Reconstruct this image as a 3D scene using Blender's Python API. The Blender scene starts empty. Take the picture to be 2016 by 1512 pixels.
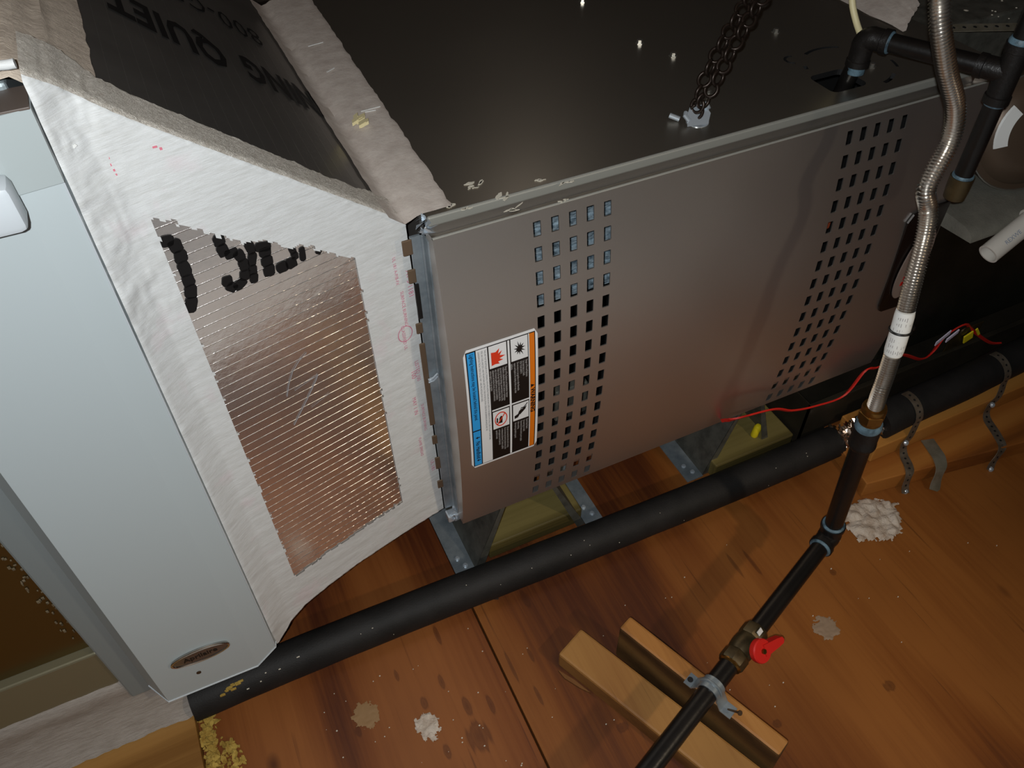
import bpy, bmesh, math, random
from mathutils import Vector, Matrix, noise
from mathutils.geometry import tessellate_polygon

random.seed(7)
SC = bpy.context.scene
COL = SC.collection
PI = math.pi

# ------------------------------------------------------------------ camera, world, lamps, exposure
cam_data = bpy.data.cameras.new('camera')
cam_data.sensor_width = 36.0
cam_data.lens = 1586.167 / 2016.0 * 36.0
cam_data.clip_start = 0.01
cam_data.clip_end = 50
cam = bpy.data.objects.new('camera', cam_data)
COL.objects.link(cam)
cam.matrix_world = Matrix((
    (0.905383, 0.315803, -0.283813, -0.333355),
    (-0.424244, 0.645675, -0.634918, -0.670771),
    (-0.017258, 0.695250, 0.718561, 1.203306),
    (0, 0, 0, 1)))
SC.camera = cam

world = bpy.data.worlds.new('attic_air')
SC.world = world
world.use_nodes = True
world.node_tree.nodes['Background'].inputs[0].default_value = (0.9, 0.8, 0.7, 1)
world.node_tree.nodes['Background'].inputs[1].default_value = 0.012


def lamp(name, kind, loc, energy, color, size, target=None, angle=None, blend=1.0):
    d = bpy.data.lights.new(name, kind)
    d.energy = energy
    d.color = color
    d.shadow_soft_size = size
    if angle:
        d.spot_size = angle
        d.spot_blend = blend
    o = bpy.data.objects.new(name, d)
    COL.objects.link(o)
    o.location = loc
    if target is not None:
        o.rotation_euler = (Vector(target) - Vector(loc)).to_track_quat('-Z', 'Y').to_euler()
    return o


# the phone's flash beside the lens, aimed with the camera
lamp('phone_flash', 'POINT', (-0.375, -0.70, 1.245), 31.0, (0.94, 0.98, 1.0), 0.006)
# the work lamp behind the photographer's right shoulder
lamp('work_lamp', 'SPOT', (0.62, -1.42, 1.30), 26.0, (1.0, 0.82, 0.60), 0.035,
     (0.02, -0.22, 0.0), math.radians(60), 1.0)
# added weak fill light behind the furnace, no lamp known there
lamp('back_fill', 'POINT', (0.55, 1.15, 1.75), 0.8, (1.0, 0.90, 0.80), 0.03)

SC.view_settings.view_transform = 'Standard'
SC.view_settings.look = 'None'
SC.view_settings.gamma = 1.0
SC.view_settings.use_curve_mapping = False
SC.view_settings.exposure = 0.0


# ------------------------------------------------------------------ materials
def lin(h):
    h = h.lstrip('#')
    out = []
    for i in (0, 2, 4):
        c = int(h[i:i + 2], 16) / 255
        out.append(c / 12.92 if c <= 0.04045 else ((c + 0.055) / 1.055) ** 2.4)
    return (*out, 1)


class NT:
    def __init__(self, name):
        self.m = bpy.data.materials.new(name)
        self.m.use_nodes = True
        self.t = self.m.node_tree
        self.b = self.t.nodes['Principled BSDF']

    def n(self, kind, **kw):
        nd = self.t.nodes.new(kind)
        for k, v in kw.items():
            if k.startswith('_'):
                nd.inputs[k[1:].replace('_', ' ')].default_value = v
            else:
                setattr(nd, k, v)
        return nd

    def l(self, a, b):
        self.t.links.new(a, b)

    def coord(self, scale=(1, 1, 1), rot=(0, 0, 0), loc=(0, 0, 0)):
        tc = self.n('ShaderNodeTexCoord')
        mp = self.n('ShaderNodeMapping')
        mp.inputs['Scale'].default_value = scale
        mp.inputs['Rotation'].default_value = rot
        mp.inputs['Location'].default_value = loc
        self.l(tc.outputs['Object'], mp.inputs['Vector'])
        return mp.outputs['Vector']

    def noise(self, vec, scale, detail=4, rough=0.55, dist=0.0):
        nd = self.n('ShaderNodeTexNoise')
        nd.inputs['Scale'].default_value = scale
        nd.inputs['Detail'].default_value = detail
        nd.inputs['Roughness'].default_value = rough
        nd.inputs['Distortion'].default_value = dist
        self.l(vec, nd.inputs['Vector'])
        return nd.outputs['Fac']

    def ramp(self, fac, stops, interp='LINEAR'):
        r = self.n('ShaderNodeValToRGB')
        r.color_ramp.interpolation = interp
        el = r.color_ramp.elements
        while len(el) < len(stops):
            el.new(0.5)
        for e, (p, c) in zip(el, stops):
            e.position = p
            e.color = c if len(c) == 4 else (*c, 1)
        self.l(fac, r.inputs['Fac'])
        return r.outputs['Color']

    def mix(self, fac, a, b, mode='MIX'):
        x = self.n('ShaderNodeMix', data_type='RGBA', blend_type=mode)
        for s, v in ((0, fac), (6, a), (7, b)):
            if hasattr(v, 'is_output'):
                self.l(v, x.inputs[s])
            else:
                x.inputs[s].default_value = v
        return x.outputs[2]

    def math(self, op, a, b=0.0):
        x = self.n('ShaderNodeMath', operation=op)
        for s, v in ((0, a), (1, b)):
            if hasattr(v, 'is_output'):
                self.l(v, x.inputs[s])
            else:
                x.inputs[s].default_value = v
        return x.outputs[0]

    def bump(self, h, strength, dist):
        b = self.n('ShaderNodeBump')
        b.inputs['Strength'].default_value = strength
        b.inputs['Distance'].default_value = dist
        self.l(h, b.inputs['Height'])
        self.l(b.outputs['Normal'], self.b.inputs['Normal'])

    def base(self, c):
        if hasattr(c, 'is_output'):
            self.l(c, self.b.inputs['Base Color'])
        else:
            self.b.inputs['Base Color'].default_value = c

    def set(self, rough=0.5, metal=0.0, spec=0.5):
        for k, v in (('Roughness', rough), ('Metallic', metal), ('Specular IOR Level', spec)):
            if hasattr(v, 'is_output'):
                self.l(v, self.b.inputs[k])
            else:
                self.b.inputs[k].default_value = v


def plain(name, col, rough=0.5, metal=0.0, spec=0.5, var=None, var_scale=30, bump=0.0, bump_scale=200, stretch=(1, 1, 1)):
    t = NT(name)
    v = t.coord(stretch)
    if var:
        f = t.noise(v, var_scale, 5, 0.6)
        t.base(t.ramp(f, [(0.32, lin(var)), (0.62, lin(col))]))
    else:
        t.base(lin(col))
    t.set(rough, metal, spec)
    if bump:
        t.bump(t.noise(v, bump_scale, 4, 0.6), bump, 0.002)
    return t.m


def wood(name, c_dark, c_mid, c_light, axis='y', rough=0.6, scale=1.0, knots=True, stain=None, spots=()):
    """grain running along one axis, with cathedral figure, pores and knots"""
    t = NT(name)
    st = {'x': (1.0, 7, 7), 'y': (7, 1.0, 7), 'z': (7, 7, 1.0)}[axis]
    st = tuple(s * scale for s in st)
    v = t.coord(st)
    w = t.n('ShaderNodeTexWave', wave_type='RINGS')
    w.inputs['Scale'].default_value = 0.55
    w.inputs['Distortion'].default_value = 9.0
    w.inputs['Detail'].default_value = 3
    w.inputs['Detail Scale'].default_value = 0.9
    t.l(v, w.inputs['Vector'])
    fine = t.noise(t.coord(tuple(s * 9 if s > scale else s * 2 for s in st)), 2.0, 6, 0.65)
    f = t.math('ADD', t.math('MULTIPLY', w.outputs['Fac'], 0.55), t.math('MULTIPLY', fine, 0.48))
    col = t.ramp(f, [(0.22, lin(c_dark)), (0.48, lin(c_mid)), (0.78, lin(c_light))])
    big = t.noise(t.coord((1.5, 1.5, 1.5)), 2.2, 3, 0.5)
    col = t.mix(t.math('MULTIPLY', t.math('SUBTRACT', big, 0.35), 0.9), col, lin(c_dark))
    if knots:
        vo = t.n('ShaderNodeTexVoronoi')
        vo.inputs['Scale'].default_value = 5.5
        t.l(t.coord({'x': (0.7, 1.3, 1.3), 'y': (1.3, 0.7, 1.3), 'z': (1.3, 1.3, 0.7)}[axis]), vo.inputs['Vector'])
        k = t.ramp(vo.outputs['Distance'], [(0.02, (1, 1, 1, 1)), (0.085, (0, 0, 0, 1))])
        col = t.mix(t.math('MULTIPLY', k, 0.75), col, lin(stain or c_dark))
    # pores: short dark streaks along the grain
    p = t.noise(t.coord(tuple(s * 22 if s > scale else s * 5 for s in st)), 1.0, 2, 0.5)
    pm = t.ramp(p, [(0.66, (0, 0, 0, 1)), (0.76, (1, 1, 1, 1))])
    col = t.mix(t.math('MULTIPLY', pm, 0.45), col, lin(stain or c_dark))
    for kx, ky, rx, ry in spots:
        mp = t.coord((1 / rx, 1 / ry, 0), (0, 0, 0), (-kx / rx, -ky / ry, 0))
        ln = t.n('ShaderNodeVectorMath', operation='LENGTH')
        t.l(mp, ln.inputs[0])
        dd = t.math('ADD', ln.outputs['Value'], t.math('MULTIPLY', t.math('SUBTRACT', fine, 0.5), 1.5))
        k = t.ramp(dd, [(0.0, (0.7, 0.7, 0.7, 1)), (0.5, (0.5, 0.5, 0.5, 1)), (0.72, (0.62, 0.62, 0.62, 1)), (0.86, (0.25, 0.25, 0.25, 1)), (1.0, (0, 0, 0, 1))])
        col = t.mix(t.math('MULTIPLY', k, 0.8), col, lin(stain or c_dark))
    t.base(col)
    t.set(rough, 0, 0.35)
    t.bump(f, 0.25, 0.0015)
    return t.m


def foil(name, tint, line_axis, spacing, rough=0.16, rot=(0, 0, 0), diffuse=0.0, lines=1.0):
    """foil facing of duct board: mirror-like, with the raised scrim threads under it"""
    t = NT(name)
    sep = t.n('ShaderNodeSeparateXYZ')
    t.l(t.coord((1, 1, 1), rot), sep.inputs[0])
    s = t.math('FRACT', t.math('DIVIDE', t.math('ADD', sep.outputs[line_axis], 10), spacing))
    ridge = t.ramp(s, [(0.0, (0, 0, 0, 1)), (0.05, (1, 1, 1, 1)), (0.10, (0, 0, 0, 1))])
    brk = t.noise(t.coord((1, 1, 1)), 260, 2, 0.6)
    h = t.math('MULTIPLY', t.math('MULTIPLY', ridge, brk), lines)
    crinkle = t.noise(t.coord((1, 1, 1)), 55, 4, 0.6)
    h2 = t.math('ADD', h, t.math('MULTIPLY', crinkle, 0.22))
    t.base(lin(tint))
    r = t.math('ADD', t.math('MULTIPLY', t.noise(t.coord((1, 1, 1)), 14, 3), 0.12), rough)
    # the threads show through as duller, paler lines
    t.set(t.math('ADD', r, t.math('MULTIPLY', ridge, 0.15 * lines)), t.math('SUBTRACT', 1.0 - diffuse, t.math('MULTIPLY', h, 0.35)))
    t.bump(h2, 0.7, 0.0016)
    return t.m


def mastic_mat(name, c1, c2, streak=(4, 40, 40), bump=0.55, pink=0.0):
    t = NT(name)
    f = t.noise(t.coord(streak), 6, 5, 0.65)
    col = t.ramp(f, [(0.3, lin(c2)), (0.6, lin(c1))])
    if pink:
        pf = t.ramp(t.noise(t.coord((3, 3, 3)), 7, 3, 0.6), [(0.60, (0, 0, 0, 1)), (0.74, (1, 1, 1, 1))])
        col = t.mix(t.math('MULTIPLY', pf, pink), col, lin('#e3b8c6'))
    t.base(col)
    t.set(0.55, 0, 0.4)
    h = t.math('ADD', t.noise(t.coord(tuple(s * 2.2 for s in streak)), 8, 5, 0.65),
               t.math('MULTIPLY', t.noise(t.coord((1, 1, 1)), 300, 3, 0.6), 0.35))
    t.bump(h, bump, 0.003)
    return t.m


def metal_paint(name, col, rough, metal):
    t = NT(name)
    f = t.noise(t.coord((1, 1, 1)), 4, 3, 0.5)
    g = t.noise(t.coord((1, 1, 1)), 900, 2, 0.5)
    c = lin(col)
    t.base(t.mix(t.math('MULTIPLY', g, 0.25), c, tuple(x * 0.8 for x in c[:3]) + (1,)))
    t.set(t.math('ADD', t.math('MULTIPLY', f, 0.06), rough), metal, 0.5)
    # dust and fingermarks
    return t.m


M = {}
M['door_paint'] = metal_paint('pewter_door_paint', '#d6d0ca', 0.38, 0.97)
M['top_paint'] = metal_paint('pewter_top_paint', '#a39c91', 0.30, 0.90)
M['lip_paint'] = plain('lip_paint', '#9b9a92', 0.45, 0.3)
M['dark_inside'] = plain('dark_inside', '#0b0a0a', 0.7)
M['galv'] = plain('galvanised', '#9fa8ae', 0.38, 0.55, var='#747f86', var_scale=22, bump=0.05, bump_scale=60)
M['galv_dull'] = plain('dull_galvanised', '#7a7970', 0.5, 0.6, var='#5b5a53', var_scale=40, bump=0.12, bump_scale=160)
M['liner'] = plain('blue_liner', '#a3b4be', 0.4, 0.2, var='#3f4f5a', var_scale=120, stretch=(1, 1, 3))
M['tab_brown'] = plain('brown_tab', '#6d5a48', 0.45, 0.4)
M['zinc'] = plain('zinc', '#ccd5dd', 0.25, 0.6)
M['steel'] = plain('screw_steel', '#b9b6ae', 0.28, 0.9)
M['black_iron'] = plain('black_iron', '#141211', 0.34, 0.2, var='#1c1816', var_scale=20, bump=0.12, bump_scale=120)
M['cast_iron'] = plain('cast_iron', '#201d1b', 0.40, 0.3, var='#171514', var_scale=30, bump=0.3, bump_scale=220)
M['dope'] = plain('blue_dope', '#5f7987', 0.5, 0, var='#2c3b44', var_scale=90, bump=0.3, bump_scale=260)
M['brass'] = plain('brass', '#8d6530', 0.28, 0.9, var='#7d5b2c', var_scale=40)
M['old_brass'] = plain('old_brass', '#54472f', 0.42, 0.6, var='#392f1e', var_scale=50)
M['flex'] = plain('stainless_flex', '#efebe5', 0.24, 1.0)
M['white_label'] = plain('white_vinyl', '#dcdcd8', 0.45)
M['black_plastic'] = plain('black_plastic', '#0c0c0c', 0.4)
M['foam'] = plain('black_foam', '#232120', 0.62, 0, 0.3, var='#181716', var_scale=16, bump=0.25, bump_scale=420)
M['red'] = plain('red_plastic', '#c8231c', 0.38)
M['red_wire'] = plain('red_wire', '#c92419', 0.45)
M['yellow'] = plain('yellow_tag', '#e6cf1e', 0.5)
M['cream'] = plain('cream_cable', '#ddd0a2', 0.5)
M['pvc'] = plain('grey_pvc', '#cfc9bf', 0.4)
M['chain'] = plain('brown_chain', '#2f251f', 0.34, 0.6)
M['white_paint'] = plain('white_cabinet_paint', '#b2bbbd', 0.42, 0.0, 0.5)
M['white_handle'] = plain('white_handle', '#c0c6ca', 0.35)
M['chrome'] = plain('chrome', '#d8d4cc', 0.15, 1.0)
M['badge_grey'] = plain('badge_grey', '#8e8a84', 0.22, 0.9)
M['mastic'] = mastic_mat('white_mastic', '#d6d7d6', '#c8c8c5', (7, 7, 60), 0.22, 0.18)
M['mastic_fold'] = mastic_mat('streaked_mastic', '#ddd5c9', '#b3a799', (5, 55, 55), 0.8)
M['mastic_top'] = mastic_mat('beige_mastic', '#cdbead', '#ac9d8e', (9, 26, 20), 0.4)
M['mastic_floor'] = mastic_mat('smeared_mastic', '#c9bcae', '#a08b78', (9, 9, 9), 0.9)
M['tape_top'] = mastic_mat('sealed_tape', '#d0c5bb', '#bfb2a8', (9, 9, 9), 0.18)
M['foil_front'] = foil('foil_front', '#f4eeea', 2, 0.0118, 0.12, diffuse=0.05)
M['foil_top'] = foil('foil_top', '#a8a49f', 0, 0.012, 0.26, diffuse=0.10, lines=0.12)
M['foil_left'] = plain('foil_left', '#75633f', 0.34, 0.92, bump=0.08, bump_scale=40)
M['foil_low'] = plain('foil_low', '#8f8a72', 0.45, 0.6, bump=0.05, bump_scale=30)
M['marker'] = plain('black_print', '#0d0c0d', 0.45)
M['pink_print'] = plain('pink_print', '#c9728a', 0.7)
M['red_print'] = plain('red_print', '#cf7382', 0.7)
M['coil_dark'] = plain('dark_cabinet', '#34342c', 0.4, 0.6, var='#25261f', var_scale=9, bump=0.15, bump_scale=80)
M['pan'] = plain('drain_pan', '#3a342a', 0.5, 0.4, var='#2b271f', var_scale=12)
M['dusty'] = plain('dusty_metal', '#88857a', 0.6, 0.3, var='#7a776d', var_scale=40, bump=0.3, bump_scale=300)
M['motor'] = plain('motor_brown', '#5a4a3c', 0.4, 0.4)
M['strap'] = plain('weathered_strap', '#857a6c', 0.45, 0.6, var='#6a5c4c', var_scale=60, bump=0.1, bump_scale=90)
M['strap_plain'] = plain('grey_strap', '#8d8778', 0.5, 0.45, var='#76705f', var_scale=50)
M['crinkle'] = plain('crinkled_foil', '#e0cfc0', 0.16, 1.0)
M['fluff'] = plain('yellow_insulation', '#b79a4e', 0.9, 0, 0.1, var='#8a6a2e', var_scale=70, bump=0.8, bump_scale=160)
M['speck'] = plain('mastic_speck', '#c9c2b2', 0.7)
M['dirt'] = plain('dark_twig', '#2c1d10', 0.8)
M['nail'] = plain('rusty_nail', '#5c4a3a', 0.4, 0.7)
M['lab_white'] = plain('label_white', '#e2e2e2', 0.35)
M['lab_black'] = plain('label_black', '#130f0e', 0.35)
M['lab_orange'] = plain('label_orange', '#dc7412', 0.35)
M['lab_blue'] = plain('label_blue', '#2b9be0', 0.35)
M['lab_red'] = plain('label_red', '#d8391c', 0.35)
M['lab_grey'] = plain('label_grey', '#a39f9d', 0.4)
M['badge_black'] = plain('badge_black', '#120e0d', 0.3)
M['badge_oval'] = plain('badge_oval', '#9c8a80', 0.3, 0.3)
M['badge_red'] = plain('badge_red', '#b81e1c', 0.35)
M['floor_wood'] = wood('floor_plywood', '#4a220b', '#774216', '#8c5523', 'y', 0.55, 1.0, True, '#3a1a08',
                       [(-0.810, -0.114, 0.009, 0.008), (-0.883, 0.044, 0.004, 0.015), (-0.900, -0.019, 0.004, 0.018), (-0.360, -0.044, 0.006, 0.006), (-0.414, -0.234, 0.011, 0.010), (-0.603, -0.207, 0.008, 0.008), (-0.848, 0.135, 0.007, 0.018), (-0.918, 0.040, 0.003, 0.030), (-0.500, 0.040, 0.004, 0.030), (-0.470, 0.030, 0.004, 0.026)])
M['floor_wood2'] = wood('floor_plywood_red', '#4a210c', '#78421a', '#8e5527', 'y', 0.5, 0.9, True, '#361407',
                        [(-1.006, -0.035, 0.020, 0.026), (-1.061, 0.045, 0.006, 0.014), (-1.004, 0.013, 0.007, 0.016), (-1.056, -0.035, 0.006, 0.013), (-1.084, 0.104, 0.004, 0.012), (-1.003, 0.139, 0.004, 0.016), (-1.163, 0.048, 0.006, 0.012), (-0.970, 0.000, 0.005, 0.018), (-1.025, 0.065, 0.004, 0.014)])
M['yellow_ply'] = wood('pale_plywood', '#7c5322', '#9c7038', '#ac8046', 'x', 0.55, 0.7, False)
M['beam_wood'] = wood('fir_lumber', '#855222', '#a86c2e', '#ba813e', 'x', 0.55, 0.9, False)
M['beam_wood2'] = wood('fir_lumber_red', '#74421a', '#965a24', '#ab6f32', 'x', 0.55, 0.9, False)
M['block_wood'] = wood('block_wood', '#6b4520', '#8c5f30', '#a2753e', 'y', 0.6, 1.2, False)
M['block_wood2'] = wood('block_wood_dark', '#7d5024', '#a36e36', '#b88347', 'y', 0.6, 1.2, False)
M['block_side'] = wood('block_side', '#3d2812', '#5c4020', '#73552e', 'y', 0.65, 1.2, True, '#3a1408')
M['treated'] = wood('treated_lumber', '#4a4020', '#665a30', '#7a6d3f', 'x', 0.6, 1.1, False)
M['rafter'] = wood('roof_boards', '#4a3420', '#6b4c2e', '#7c5a38', 'y', 0.7, 0.5, False)
M['wall_board'] = plain('dark_wall', '#5e544c', 0.85, 0, 0.2, var='#4c443e', var_scale=5)
M['duct_beige'] = plain('beige_duct', '#c9b4a8', 0.5, 0.1)


# ------------------------------------------------------------------ mesh helpers
class MB:
    def __init__(self):
        self.v, self.f, self.mi = [], [], []
        self.cur = 0

    def add(self, vs, fs):
        o = len(self.v)
        self.v += [Vector(p) for p in vs]
        for f in fs:
            self.f.append([i + o for i in f])
            self.mi.append(self.cur)
        return self

    def box(self, a, b, bevel=0.0):
        x0, y0, z0 = [min(a[i], b[i]) for i in range(3)]
        x1, y1, z1 = [max(a[i], b[i]) for i in range(3)]
        if bevel <= 0:
            vs = [(x, y, z) for z in (z0, z1) for y in (y0, y1) for x in (x0, x1)]
            return self.add(vs, [(0, 2, 3, 1), (4, 5, 7, 6), (0, 1, 5, 4), (2, 6, 7, 3), (0, 4, 6, 2), (1, 3, 7, 5)])
        bm = bmesh.new()
        bmesh.ops.create_cube(bm, size=1)
        for v in bm.verts:
            v.co = Vector(((x0 + x1) / 2 + v.co.x * (x1 - x0), (y0 + y1) / 2 + v.co.y * (y1 - y0), (z0 + z1) / 2 + v.co.z * (z1 - z0)))
        bmesh.ops.bevel(bm, geom=list(bm.edges), offset=bevel, segments=2, profile=0.5, affect='EDGES')
        bm.verts.index_update()
        self.add([v.co.copy() for v in bm.verts], [[v.index for v in f.verts] for f in bm.faces])
        bm.free()
        return self

    def obox(self, c, ax, ay, az, bevel=0.0):
        """box with half axes ax, ay, az round centre c"""
        t = MB().box((-1, -1, -1), (1, 1, 1)) if bevel <= 0 else None
        c, ax, ay, az = Vector(c), Vector(ax), Vector(ay), Vector(az)
        if t is None:
            l = [a.length for a in (ax, ay, az)]
            t = MB().box((-l[0], -l[1], -l[2]), l, bevel)
            n = [a.normalized() for a in (ax, ay, az)]
            return self.add([c + n[0] * p.x + n[1] * p.y + n[2] * p.z for p in t.v], t.f)
        return self.add([c + ax * p.x + ay * p.y + az * p.z for p in t.v], t.f)

    def poly(self, loop, holes=()):
        loops = [[Vector(p) for p in l] for l in [loop, *holes]]
        flat = [p for l in loops for p in l]
        tris = tessellate_polygon(loops)
        return self.add(flat, [list(t) for t in tris])

    def prism(self, loop, off):
        """closed plate: a polygon and its copy moved by off"""
        a = [Vector(p) for p in loop]
        off = Vector(off)
        n = len(a)
        tr = [list(t) for t in tessellate_polygon([a])]
        self.add(a + [p + off for p in a],
                 tr + [[i + n for i in reversed(t)] for t in tr] + [[i, (i + 1) % n, (i + 1) % n + n, i + n] for i in range(n)])
        return self

    def tube(self, pts, r, seg=12, caps=True, closed=False):
        pts = [Vector(p) for p in pts]
        n = len(pts)
        rs = r if isinstance(r, (list, tuple)) else [r] * n
        ts = []
        for i in range(n):
            a = pts[(i - 1) % n] if (closed or i > 0) else pts[i]
            b = pts[(i + 1) % n] if (closed or i < n - 1) else pts[i]
            d = b - a
            ts.append(d.normalized() if d.length > 1e-9 else (ts[-1] if ts else Vector((0, 0, 1))))
        up = Vector((0, 0, 1)) if abs(ts[0].z) < 0.9 else Vector((1, 0, 0))
        u = ts[0].cross(up).normalized()
        vs = []
        for i in range(n):
            u = (u - ts[i] * u.dot(ts[i])).normalized()
            w = ts[i].cross(u)
            for k in range(seg):
                a = 2 * PI * k / seg
                vs.append(pts[i] + (u * math.cos(a) + w * math.sin(a)) * rs[i])
        fs = []
        m = n if closed else n - 1
        for i in range(m):
            for k in range(seg):
                a, b = i * seg, ((i + 1) % n) * seg
                fs.append((a + k, a + (k + 1) % seg, b + (k + 1) % seg, b + k))
        if caps and not closed:
            fs.append(tuple(reversed(range(seg))))
            fs.append(tuple((n - 1) * seg + k for k in range(seg)))
        return self.add(vs, fs)

    def rings(self, a, axis, prof, seg=24):
        """lathe: prof is (distance along axis, radius) from point a"""
        a, axis = Vector(a), Vector(axis).normalized()
        return self.tube_path([a + axis * d for d, _ in prof], [r for _, r in prof], axis, seg)

    def tube_path(self, pts, rs, axis, seg):
        up = Vector((0, 0, 1)) if abs(axis.z) < 0.9 else Vector((1, 0, 0))
        u = axis.cross(up).normalized()
        w = axis.cross(u)
        vs = [p + (u * math.cos(2 * PI * k / seg) + w * math.sin(2 * PI * k / seg)) * r for p, r in zip(pts, rs) for k in range(seg)]
        fs = []
        for i in range(len(pts) - 1):
            for k in range(seg):
                fs.append((i * seg + k, i * seg + (k + 1) % seg, (i + 1) * seg + (k + 1) % seg, (i + 1) * seg + k))
        fs.append(tuple(reversed(range(seg))))
        fs.append(tuple((len(pts) - 1) * seg + k for k in range(seg)))
        return self.add(vs, fs)

    def ribbon(self, pts, side, w, th, nrm=None):
        """flat strip following pts: side is the width direction, th its thickness"""
        pts = [Vector(p) for p in pts]
        n = len(pts)
        vs = []
        for i in range(n):
            t = (pts[min(i + 1, n - 1)] - pts[max(i - 1, 0)]).normalized()
            s = Vector(side[i] if isinstance(side, list) else side)
            s = (s - t * s.dot(t)).normalized()
            nn = t.cross(s)
            for a, b in ((-1, -1), (1, -1), (1, 1), (-1, 1)):
                vs.append(pts[i] + s * (a * w / 2) + nn * (b * th / 2))
        fs = []
        for i in range(n - 1):
            for k in range(4):
                fs.append((i * 4 + k, i * 4 + (k + 1) % 4, (i + 1) * 4 + (k + 1) % 4, (i + 1) * 4 + k))
        fs += [(3, 2, 1, 0), tuple((n - 1) * 4 + k for k in range(4))]
        return self.add(vs, fs)


WL = {}


def obj(name, mb, mat, parent=None, smooth=False, kind=None):
    """link a mesh given in world coordinates as ONE object"""
    me = bpy.data.meshes.new(name)
    if parent is not None:
        org = WL[parent]
    else:
        lo = Vector([min(p[i] for p in mb.v) for i in range(3)])
        hi = Vector([max(p[i] for p in mb.v) for i in range(3)])
        org = Vector(((lo.x + hi.x) / 2, (lo.y + hi.y) / 2, lo.z))
    me.from_pydata([tuple(p - org) for p in mb.v], [], mb.f)
    mats = mat if isinstance(mat, list) else [mat]
    for m in mats:
        me.materials.append(m)
    if len(mats) > 1:
        me.polygons.foreach_set('material_index', mb.mi)
    bm = bmesh.new()
    bm.from_mesh(me)
    bmesh.ops.recalc_face_normals(bm, faces=bm.faces)
    bm.to_mesh(me)
    bm.free()
    if smooth:
        me.polygons.foreach_set('use_smooth', [True] * len(me.polygons))
        try:
            me.set_sharp_from_angle(angle=math.radians(smooth if smooth is not True else 40))
        except Exception:
            pass
    o = bpy.data.objects.new(name, me)
    COL.objects.link(o)
    if parent is not None:
        o.parent = parent
        WL[o] = WL[parent]
    else:
        o.location = org
        WL[o] = org
    if kind:
        o['kind'] = kind
    return o


def tag(o, label, cat, group=None):
    o['label'] = label
    o['category'] = cat
    if group:
        o['group'] = group
    return o


def thing(name, label, cat, loc, group=None):
    o = bpy.data.objects.new(name, None)
    o.empty_display_size = 0.05
    COL.objects.link(o)
    o.location = loc
    WL[o] = Vector(loc)
    return tag(o, label, cat, group)


def lab(o, text):
    o['label'] = text
    return o


def spline(pts, step):
    """Catmull-Rom through pts, resampled at even steps"""
    P = [Vector(p) for p in pts]
    P = [2 * P[0] - P[1]] + P + [2 * P[-1] - P[-2]]
    dense = []
    for i in range(1, len(P) - 2):
        a, b, c, d = P[i - 1], P[i], P[i + 1], P[i + 2]
        for k in range(24):
            t = k / 24
            dense.append(0.5 * ((2 * b) + (c - a) * t + (2 * a - 5 * b + 4 * c - d) * t * t + (3 * b - a - 3 * c + d) * t ** 3))
    dense.append(P[-2])
    out, acc = [dense[0]], 0.0
    for a, b in zip(dense, dense[1:]):
        L = (b - a).length
        while acc + L >= step:
            k = (step - acc) / L
            a = a + (b - a) * k
            out.append(a)
            L = (b - a).length
            acc = 0.0
        acc += L
    return out


def text_mesh(s, size, offset=0.0, xs=1.0, align='LEFT', spacing=1.0):
    """flat lettering from the built-in font: vertices (x, y) and faces"""
    c = bpy.data.curves.new('lettering', 'FONT')
    c.body = s
    c.size = size
    c.offset = offset
    c.align_x = align
    c.space_character = spacing
    c.resolution_u = 2
    o = bpy.data.objects.new('lettering', c)
    COL.objects.link(o)
    bpy.context.view_layer.update()
    dg = bpy.context.evaluated_depsgraph_get()
    ev = o.evaluated_get(dg)
    me = ev.to_mesh()
    vs = [(v.co.x * xs, v.co.y) for v in me.vertices]
    fs = [list(p.vertices) for p in me.polygons]
    ev.to_mesh_clear()
    bpy.data.objects.remove(o)
    bpy.data.curves.remove(c)
    return vs, fs


def nz(x, y, z, s):
    return noise.noise(Vector((x * s, y * s, z * s)))


# ================================================================== SETTING
# plywood floor: each sheet is a piece of the floor
fl = MB().box((-1.4, -3.2, -0.05), (3.0, 2.8, -0.018))
floor = obj('floor', fl, M['wall_board'], kind='structure')
obj('plywood_sheet', MB().box((-0.1315, -3.2, -0.018), (1.085, 1.9, 0.0), 0.0012), M['floor_wood'], floor)
obj('plywood_sheet', MB().box((1.088, -3.2, -0.018), (3.0, 1.9, 0.0), 0.0012), M['floor_wood2'], floor)
obj('plywood_sheet', MB().box((-1.35, -3.2, -0.018), (-0.1345, 1.9, -0.0005), 0.0012), M['floor_wood2'], floor)
wb = obj('wall_back', MB().box((-1.4, 2.75, -0.05), (3.0, 2.8, 2.5)), M['wall_board'], kind='structure')
wl_ = obj('wall_left', MB().box((-1.42, -3.2, -0.05), (-1.38, 2.8, 2.5)), M['wall_board'], kind='structure')
# sloping roof deck overhead
rf = MB()
ce = obj('ceiling', MB().add([(-1.4, -3.2, 2.5), (3.0, -3.2, 2.5), (3.0, 2.8, 2.0), (-1.4, 2.8, 2.0),
                              (-1.4, -3.2, 2.53), (3.0, -3.2, 2.53), (3.0, 2.8, 2.03), (-1.4, 2.8, 2.03)],
                             [(0, 1, 2, 3), (7, 6, 5, 4), (0, 4, 5, 1), (1, 5, 6, 2), (2, 6, 7, 3), (3, 7, 4, 0)]), M['rafter'], kind='structure')

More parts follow.
